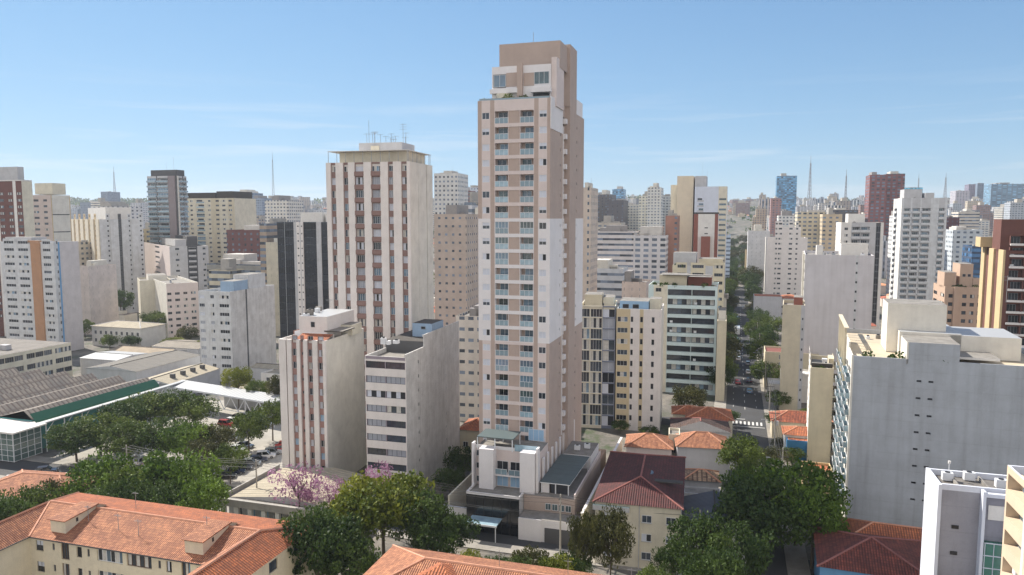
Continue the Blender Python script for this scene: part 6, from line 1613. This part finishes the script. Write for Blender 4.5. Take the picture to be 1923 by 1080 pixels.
    # old villa garden and left background
    for i,(px,pt_,Y,R,k,l) in enumerate(((158,600,330,5,'leaf_mid','left of the old villa'),(290,585,335,7,'leaf_mid','right of the old villa'),(225,545,380,7,'leaf_dark','above the old villa roof'),(205,628,300,4,'leaf_mid','in front of the old villa'),(245,630,300,4,'leaf_dark','under the villa windows'),(325,635,300,5,'leaf_yellow','yellow-green clump right of the villa'),(350,612,310,5,'leaf_olive','rusty olive clump by the white block'),(372,640,290,4,'leaf_yellow','against the left face of the white block'))):
        tree(px,pt_,Y,R,k,'garden tree '+l,group='villa garden trees')
    # avenue trees
    r=random.Random(9); n=0
    on=['first','second','third','fourth','fifth','sixth','seventh','eighth','ninth','tenth','eleventh','twelfth','thirteenth','fourteenth','fifteenth','sixteenth','seventeenth','eighteenth','nineteenth','twentieth','twenty-first','twenty-second','twenty-third','twenty-fourth','twenty-fifth','twenty-sixth','twenty-seventh','twenty-eighth','twenty-ninth','thirtieth']
    for side,lst in ((-1,[22,34,46,60,74,88,100,114,130,146,160,178,196,214,236,258,282,306,332,360,390,420,455,490,530,570,620,670,730,800]),(1,[36,62,92,120,150,182,215,250,285,322,360,400,445,490,540,600,660,730,800,880])):
        for j,s in enumerate(lst):
            p=av(s,side*(7.0+r.uniform(-.6,1.2))); H=r.uniform(8,12.5)*(1 if s<300 else 1.25); R=r.uniform(4.6,6.6)*(1 if s<300 else 1.4)
            tree_xyz(p.x,p.y,tz(p.x,p.y),H,R,r.choice(['leaf_dark','leaf_dark','leaf_mid','leaf_olive']),'avenue tree on the %s pavement, %s from the crossing'%('left' if side<0 else 'right',on[j]),group='avenue trees')
    # woods and scattered canopy in the distance: nobody could count these
    fr=[MAT['leaf_dark'],MAT['leaf_mid']]
    rr=random.Random(31); m=MB()
    def clump(x,y,z,R,n,s):
        for k in range(n):
            d=Vector((rr.gauss(0,1),rr.gauss(0,1),abs(rr.gauss(0,1)))).normalized()*R*(.6+.4*rr.random()); leaf(m,Vector((x,y,z))+Vector((d.x,d.y,d.z*.9)),s*rr.uniform(.7,1.3),rr,fr[0] if rr.random()<.6 else fr[1])
    n=0
    while n<620:
        y=330+2400*rr.random(); x=rr.uniform(-.8,.82)*y; px,_=proj((x,y,0))
        ok=rr.random()<.35
        if y>1250 and 110<px<300: ok=True
        if y>800 and 1360<px<1445: ok=True
        if y>1900 and rr.random()<.5: ok=True
        if not ok: continue
        if y<1200 and any((a-x)**2+(b-y)**2<(c+2)**2 for a,b,c in FOOT): continue
        if abs((Vector((x,y,0))-AV0).dot(CDIR))<14: continue
        n+=1; R=rr.uniform(5,9)*(1+y/1800); clump(x,y,tz(x,y)+R*.35,R,26 if y<1300 else 22,R*.24)
    for px,yt,Y in [(p,371+rr.uniform(-3,5),2350+rr.uniform(-150,150)) for p in range(128,300,5)]+[(p,383+rr.uniform(-3,5),2300) for p in range(1362,1440,6)]+[(p,372+rr.uniform(-4,5),2300) for p in range(1535,1650,6)]:
        p=at(px,yt,Y); clump(p.x,p.y,p.z-16,15,60,3.0); clump(p.x+8,p.y-60,p.z-28,15,50,3.2)
    tag(m.build('woodland'),kind='stuff')
# ---------------- cars ----------------
TYRE=plain('tyre',(.012,.012,.012),.8); RIMM=plain('rim',sr(150,150,155),.35,.7); CGL=plain('car_glass',(.01,.013,.018),.06,0,.8)
LAMP=plain('lamp_clear',sr(220,225,230),.15,.2); LAMPR=plain('lamp_red',sr(150,20,18),.25)
def paint(n,rgb,metal=.3):
    m=plain('car_'+n,rgb,.28,metal,.6); b=[x for x in m.node_tree.nodes if x.type=='BSDF_PRINCIPLED'][0]
    b.inputs['Coat Weight'].default_value=.8; return m
PAINTS={'white':paint('white',sr(222,222,222),0),'silver':paint('silver',sr(168,172,176),.6),'black':paint('black',(.008,.008,.009),0),'red':paint('red',sr(150,22,24),0),'dark blue':paint('blue',sr(26,38,66),.2),'grey':paint('grey',sr(86,90,94),.5),'light blue':paint('lblue',sr(90,150,190),.2)}
_cp={}
def carproto(kind):
    if kind in _cp: return _cp[kind]
    L=4.1 if kind=='hatch' else (4.5 if kind=='sedan' else 4.4); Wd=1.74; ph=PAINTS['white']
    H={'hatch':1.5,'sedan':1.46,'suv':1.68}[kind]; b=H*.56
    body=MB(); hw=Wd/2
    # side profile (x forward), lower body
    prof=[(-L/2,.45),(-L/2+.03,b-.05),(-L/2+(.6 if kind=='sedan' else .12),b+.04),(L/2-1.15,b),(L/2-.2,b-.14),(L/2,b-.35),(L/2,.3),(L/2-.35,.22),(-L/2+.3,.22)]
    top=[(x,(hw if z<b-.2 else hw-.05),z) for x,z in prof]
    n=len(prof)
    for i in range(n):
        j=(i+1)%n; a,c=top[i],top[j]
        body.face([(a[0],-a[1],a[2]),(a[0],a[1],a[2]),(c[0],c[1],c[2]),(c[0],-c[1],c[2])],ph)
    body.face([(x,y,z) for x,y,z in top][::-1],ph); body.face([(x,-y,z) for x,y,z in top],ph)
    x0=-L/2+(.75 if kind=='sedan' else .12); x1=L/2-1.1; r0=x0+(.5 if kind=='sedan' else .3); r1=x1-.75
    lo=[(x0,b+.03,hw-.07),(x1,b-.0,hw-.07)]; hi=[(r0,H-.05,hw-.22),(r1,H-.04,hw-.22)]
    g=MB()
    A=[(x0,-(hw-.08),b),(x1,-(hw-.08),b),(x1,hw-.08,b),(x0,hw-.08,b)]; B=[(r0,-(hw-.24),H-.06),(r1,-(hw-.24),H-.06),(r1,hw-.24,H-.06),(r0,hw-.24,H-.06)]
    for i in range(4): j=(i+1)%4; g.face([A[i],A[j],B[j],B[i]],CGL)
    roof=MB(); roof.box(r0-.02,r1+.02,-(hw-.22),hw-.22,H-.07,H,ph)
    for xm in (0,.32): 
        xx=(r0+r1)/2-.1+xm*0
    for s in (-1,1):
        roof.bar((x0+.05,s*(hw-.1),b),(r0,s*(hw-.23),H-.04),.05,ph); roof.bar((x1-.05,s*(hw-.1),b),(r1,s*(hw-.23),H-.04),.045,ph)
        mx=(x0+x1)/2-.15; roof.bar((mx,s*(hw-.09),b),(mx-.02,s*(hw-.22),H-.04),.05,ph)
    w=MB(); w.bar((0,-.1,0),(0,.1,0),.31,TYRE,16); rm=MB(); rm.bar((0,-.105,0),(0,.105,0),.19,RIMM,12)
    def tm(mb,n): o=mb.build(n); me=o.data; bpy.data.objects.remove(o); return me
    hl=MB(); hl.box(-.03,.03,-.18,.18,-.07,.07,LAMP); tl=MB(); tl.box(-.03,.03,-.16,.16,-.09,.09,LAMPR)
    pl=MB(); pl.box(-.02,.02,-.2,.2,-.06,.06,plain('number_plate',sr(190,190,190),.5))
    _cp[kind]=dict(body=tm(body,'body'),glass=tm(g,'windows'),roof=tm(roof,'car_roof'),wheel=tm(w,'tyre'),rim=tm(rm,'rim'),hl=tm(hl,'headlight'),tl=tm(tl,'tail_light'),pl=tm(pl,'number_plate'),L=L,b=b,hw=hw)
    return _cp[kind]
def car(x,y,rz,kind,col,label,group='parked and moving cars',z=0):
    p=carproto(kind); root=empty('car',(x,y,z),rz,label,'car',group)
    for nm,k in (('body','body'),('car_roof','roof')):
        o=inst(nm,p[k],root); o.material_slots[0].link='OBJECT'; o.material_slots[0].material=PAINTS[col]
    inst('windows',p['glass'],root)
    for sx in (-1,1):
        for s in (-1,1):
            t=inst('wheel',p['wheel'],root,(sx*(p['L']/2-.78),s*(p['hw']-.09),.31)); inst('rim',p['rim'],t)
    for s in (-1,1):
        inst('headlight',p['hl'],root,(p['L']/2-.02,s*(p['hw']-.28),p['b']-.3)); inst('tail_light',p['tl'],root,(-p['L']/2-.0,s*(p['hw']-.25),p['b']-.15))
    inst('number_plate',p['pl'],root,(-p['L']/2-.01,0,.55))
    return root
def cars():
    r=random.Random(4)
    # car park ground
    q=[gp(60,915),gp(540,905),gp(540,752),gp(300,752),gp(110,850)]
    m=MB(); m.face([(p.x,p.y,.02) for p in q],wall('car_park_concrete',(.36,.34,.30),.45,.9,.7,.1)); tag(m.build('car_park'),kind='structure')
    a=gp(418,905); 
    on=['first','second','third','fourth','fifth','sixth','seventh','eighth','ninth','tenth','eleventh','twelfth','thirteenth','fourteenth']
    cols=['black','dark blue','grey','silver','dark blue','white','silver','red','red','white','black']
    for i,c in enumerate(cols):
        p=gp(424,898)+SDIR*(i*2.75)
        car(p.x,p.y,rad(-17+30+r.uniform(-3,3)),r.choice(['hatch','sedan','suv']),c,f'{c} car, {on[i]} in the slanted row beside the school wall counting from the street')
    cols=['white','red','silver','black','white','grey','red','silver','white','black']
    for i,c in enumerate(cols[:6]):
        p=gp(388,878)+SDIR*(i*2.9)-CDIR*1.0
        car(p.x,p.y,rad(-17+r.uniform(-3,3)),r.choice(['hatch','sedan']),c,f'{c} car, {on[i]} in the second car park row under the thin trees')
    for row,(px,py,n) in enumerate(((250,868,7),(300,835,7),(330,812,8),(425,800,5),(460,815,5))):
        for i in range(n):
            p=gp(px,py)+CDIR*(i*2.7) if row<3 else gp(px,py)+SDIR*(i*2.8)
            c=r.choice(['white','silver','black','grey','dark blue','white','red'])
            car(p.x,p.y,rad(73+r.uniform(-3,3)) if row<3 else rad(-17),r.choice(['hatch','sedan','suv']),c,f"{c} car, {on[i]} in the {['front','second','third','canopy-side','rear right'][row]} row among the car park trees")
    for px,py,c,l in ((30,905,'white','at the left edge behind the trees'),(88,888,'dark blue','beside the glazed porch'),(125,902,'white','at the car park gate'),(100,925,'silver','on the forecourt above the walk-up roof')):
        p=gp(px,py); car(p.x,p.y,rad(20),'hatch',c,f'{c} car {l}')
    # avenue traffic
    for s,off,c,k,l in ((28,1.6,'light blue','hatch','waiting nearest the crossing'),(40,-1.8,'red','hatch','in the left lane behind the crossing'),(44,1.7,'dark blue','sedan','second in the right lane'),(58,1.7,'white','hatch','third in the right lane'),(60,-5.2,'grey','hatch','parked at the left kerb'),(82,-1.6,'white','suv','first in the shade of the trees'),(95,-1.6,'white','sedan','second in the shade of the trees'),(110,1.7,'black','hatch','alone in the shaded right lane'),
                        (74,1.8,'silver','hatch','fourth in the right lane'),(128,-1.8,'silver','sedan','third in the shade of the trees'),(160,1.8,'white','hatch','half way up the avenue'),(200,-1.8,'grey','suv','just beyond half way up the avenue'),(250,1.8,'white','sedan','far up the avenue'),(300,-1.8,'black','hatch','farthest visible up the avenue')):
        p=av(s,off); car(p.x,p.y,rad(73),k,c,f'{c} car {l} on the avenue')
    p=av(150,-2); 
    root=empty('bus',(p.x,p.y,.03),rad(73),'white bus in the shade of the avenue trees','bus')
    m=MB(); m.box(-5.5,5.5,-1.25,1.25,.4,3.1,PAINTS['white'],skip=''); m.build('body',root)
    m=MB(); m.box(-5.4,5.4,-1.27,1.27,1.5,2.5,CGL); m.build('windows',root)
    for x in (-3.5,3.4):
        for s in (-1,1): m=MB(); m.bar((x,s*1.1-.15,.5),(x,s*1.1+.15,.5),.5,TYRE,14); m.build('wheel',root)
    # street lamps, power poles and cables
    pole=None
    ps=[]
    for i,s in enumerate((-62,-34,-6,24,54,84,116,150,185,225,270)):
        p=av(s,6.0); ps.append(p)
        root=empty('power_pole',(p.x,p.y,0),rad(-17),f'concrete power pole {["nearest the camera","second","third","fourth","fifth","sixth","seventh","eighth","ninth","tenth","farthest"][i]} along the right side of the avenue','power pole','power poles along the avenue')
        PC=wall('pole_concrete',sr(170,165,156),.3)
        m=MB(); m.bar((0,0,0),(0,0,10.5),(.17,.11),PC,8); m.build('pole',root)
        m=MB(); 
        for z in (9.9,8.6): m.box(-1.1,1.1,-.06,.06,z,z+.12,STEPD)
        m.build('crossarm',root)
        if i%3==1: m=MB(); m.cyl(.45,0,7.2,8.2,.3,GREYW,12); m.build('transformer',root)
        m=MB(); m.bar((0,0,7.6),(-2.4,0,8.3),.05,ALU); m.obox((-2.7,0,8.3),(.35,0,0),(0,.12,0),(0,0,.06),ALU); m.build('street_lamp_arm',root)
    cab=plain('cable_black',(.02,.02,.02),.6)
    m=MB()
    for a,b in zip(ps,ps[1:]):
        for off,z in ((-1,10.05),(0,10.05),(1,10.05),(-.9,8.75),(.9,8.75),(.2,7.0),(.25,6.7),(.2,6.4)):
            pr=None
            for k in range(9):
                t=k/8; q=a.lerp(b,t)+CDIR*off; q.z=z-1.1*4*t*(1-t)*.5
                if pr is not None: m.bar(pr,q,.03,cab,3)
                pr=q.copy()
    tag(m.build('power_cable'),'bundle of overhead cables strung along the right side of the avenue','cable')
    # street in front of the tower
    c=av(-92); ps=[]
    for i,s in enumerate((-118,-88,-58,-30,-8)):
        p=c+CDIR*s-SDIR*5.2; ps.append(p)
        root=empty('power_pole',(p.x,p.y,0),rad(-17),f'grey power pole, {on[i]} from the left on the street before the pink tower','power pole','power poles on the tower street')
        m=MB(); m.bar((0,0,0),(0,0,10.2),(.17,.11),PC,8); m.build('pole',root)
        m=MB(); m.box(-.06,.06,-1.1,1.1,9.6,9.74,STEPD); m.box(-.06,.06,-.8,.8,8.4,8.52,STEPD); m.build('crossarm',root)
        if i==2: m=MB(); m.cyl(0,.5,7.2,8.2,.32,GREYW,12); m.build('transformer',root)
    m=MB()
    for a,b in zip(ps,ps[1:]):
        for off,z in ((-1,9.8),(0,9.8),(1,9.8),(.6,8.5),(0,7.2),(.1,6.9)):
            pr=None
            for k in range(11):
                t=k/10; q=a.lerp(b,t)+SDIR*off; q.z=z-1.3*4*t*(1-t)*.5
                if pr is not None: m.bar(pr,q,.028,cab,3)
                pr=q.copy()
    tag(m.build('power_cable'),'overhead cables along the street before the pink tower','cable')
for f in (main_tower,block_striped_tall,block_striped_low,block_grey_step,block_white_left,block_black_glass,right_of_tower,big_grey_right,more_right,left_blocks,foreground_block,foreground_roof_center,houses,white_modern,market,mid): f()
for o in list(COL.objects):
    if o.type=='EMPTY' and not o.parent and o.location.y>150:
        FOOT.append((o.location.x+10,o.location.y+8,22))
masts(); far(); trees(); cars()
def haze():
    m=bpy.data.materials.new('haze_air'); m.use_nodes=True; t=m.node_tree; t.nodes.clear()
    o=N(t,'ShaderNodeOutputMaterial'); v=N(t,'ShaderNodeVolumePrincipled'); v.inputs['Density'].default_value=.000115; v.inputs['Color'].default_value=(.80,.88,1,1); v.inputs['Anisotropy'].default_value=.2
    t.links.new(v.outputs[0],o.inputs['Volume'])
    mb=MB(); mb.box(-6500,6500,-500,9200,-40,230,m); ob=mb.build('haze'); tag(ob,kind='stuff')
haze()
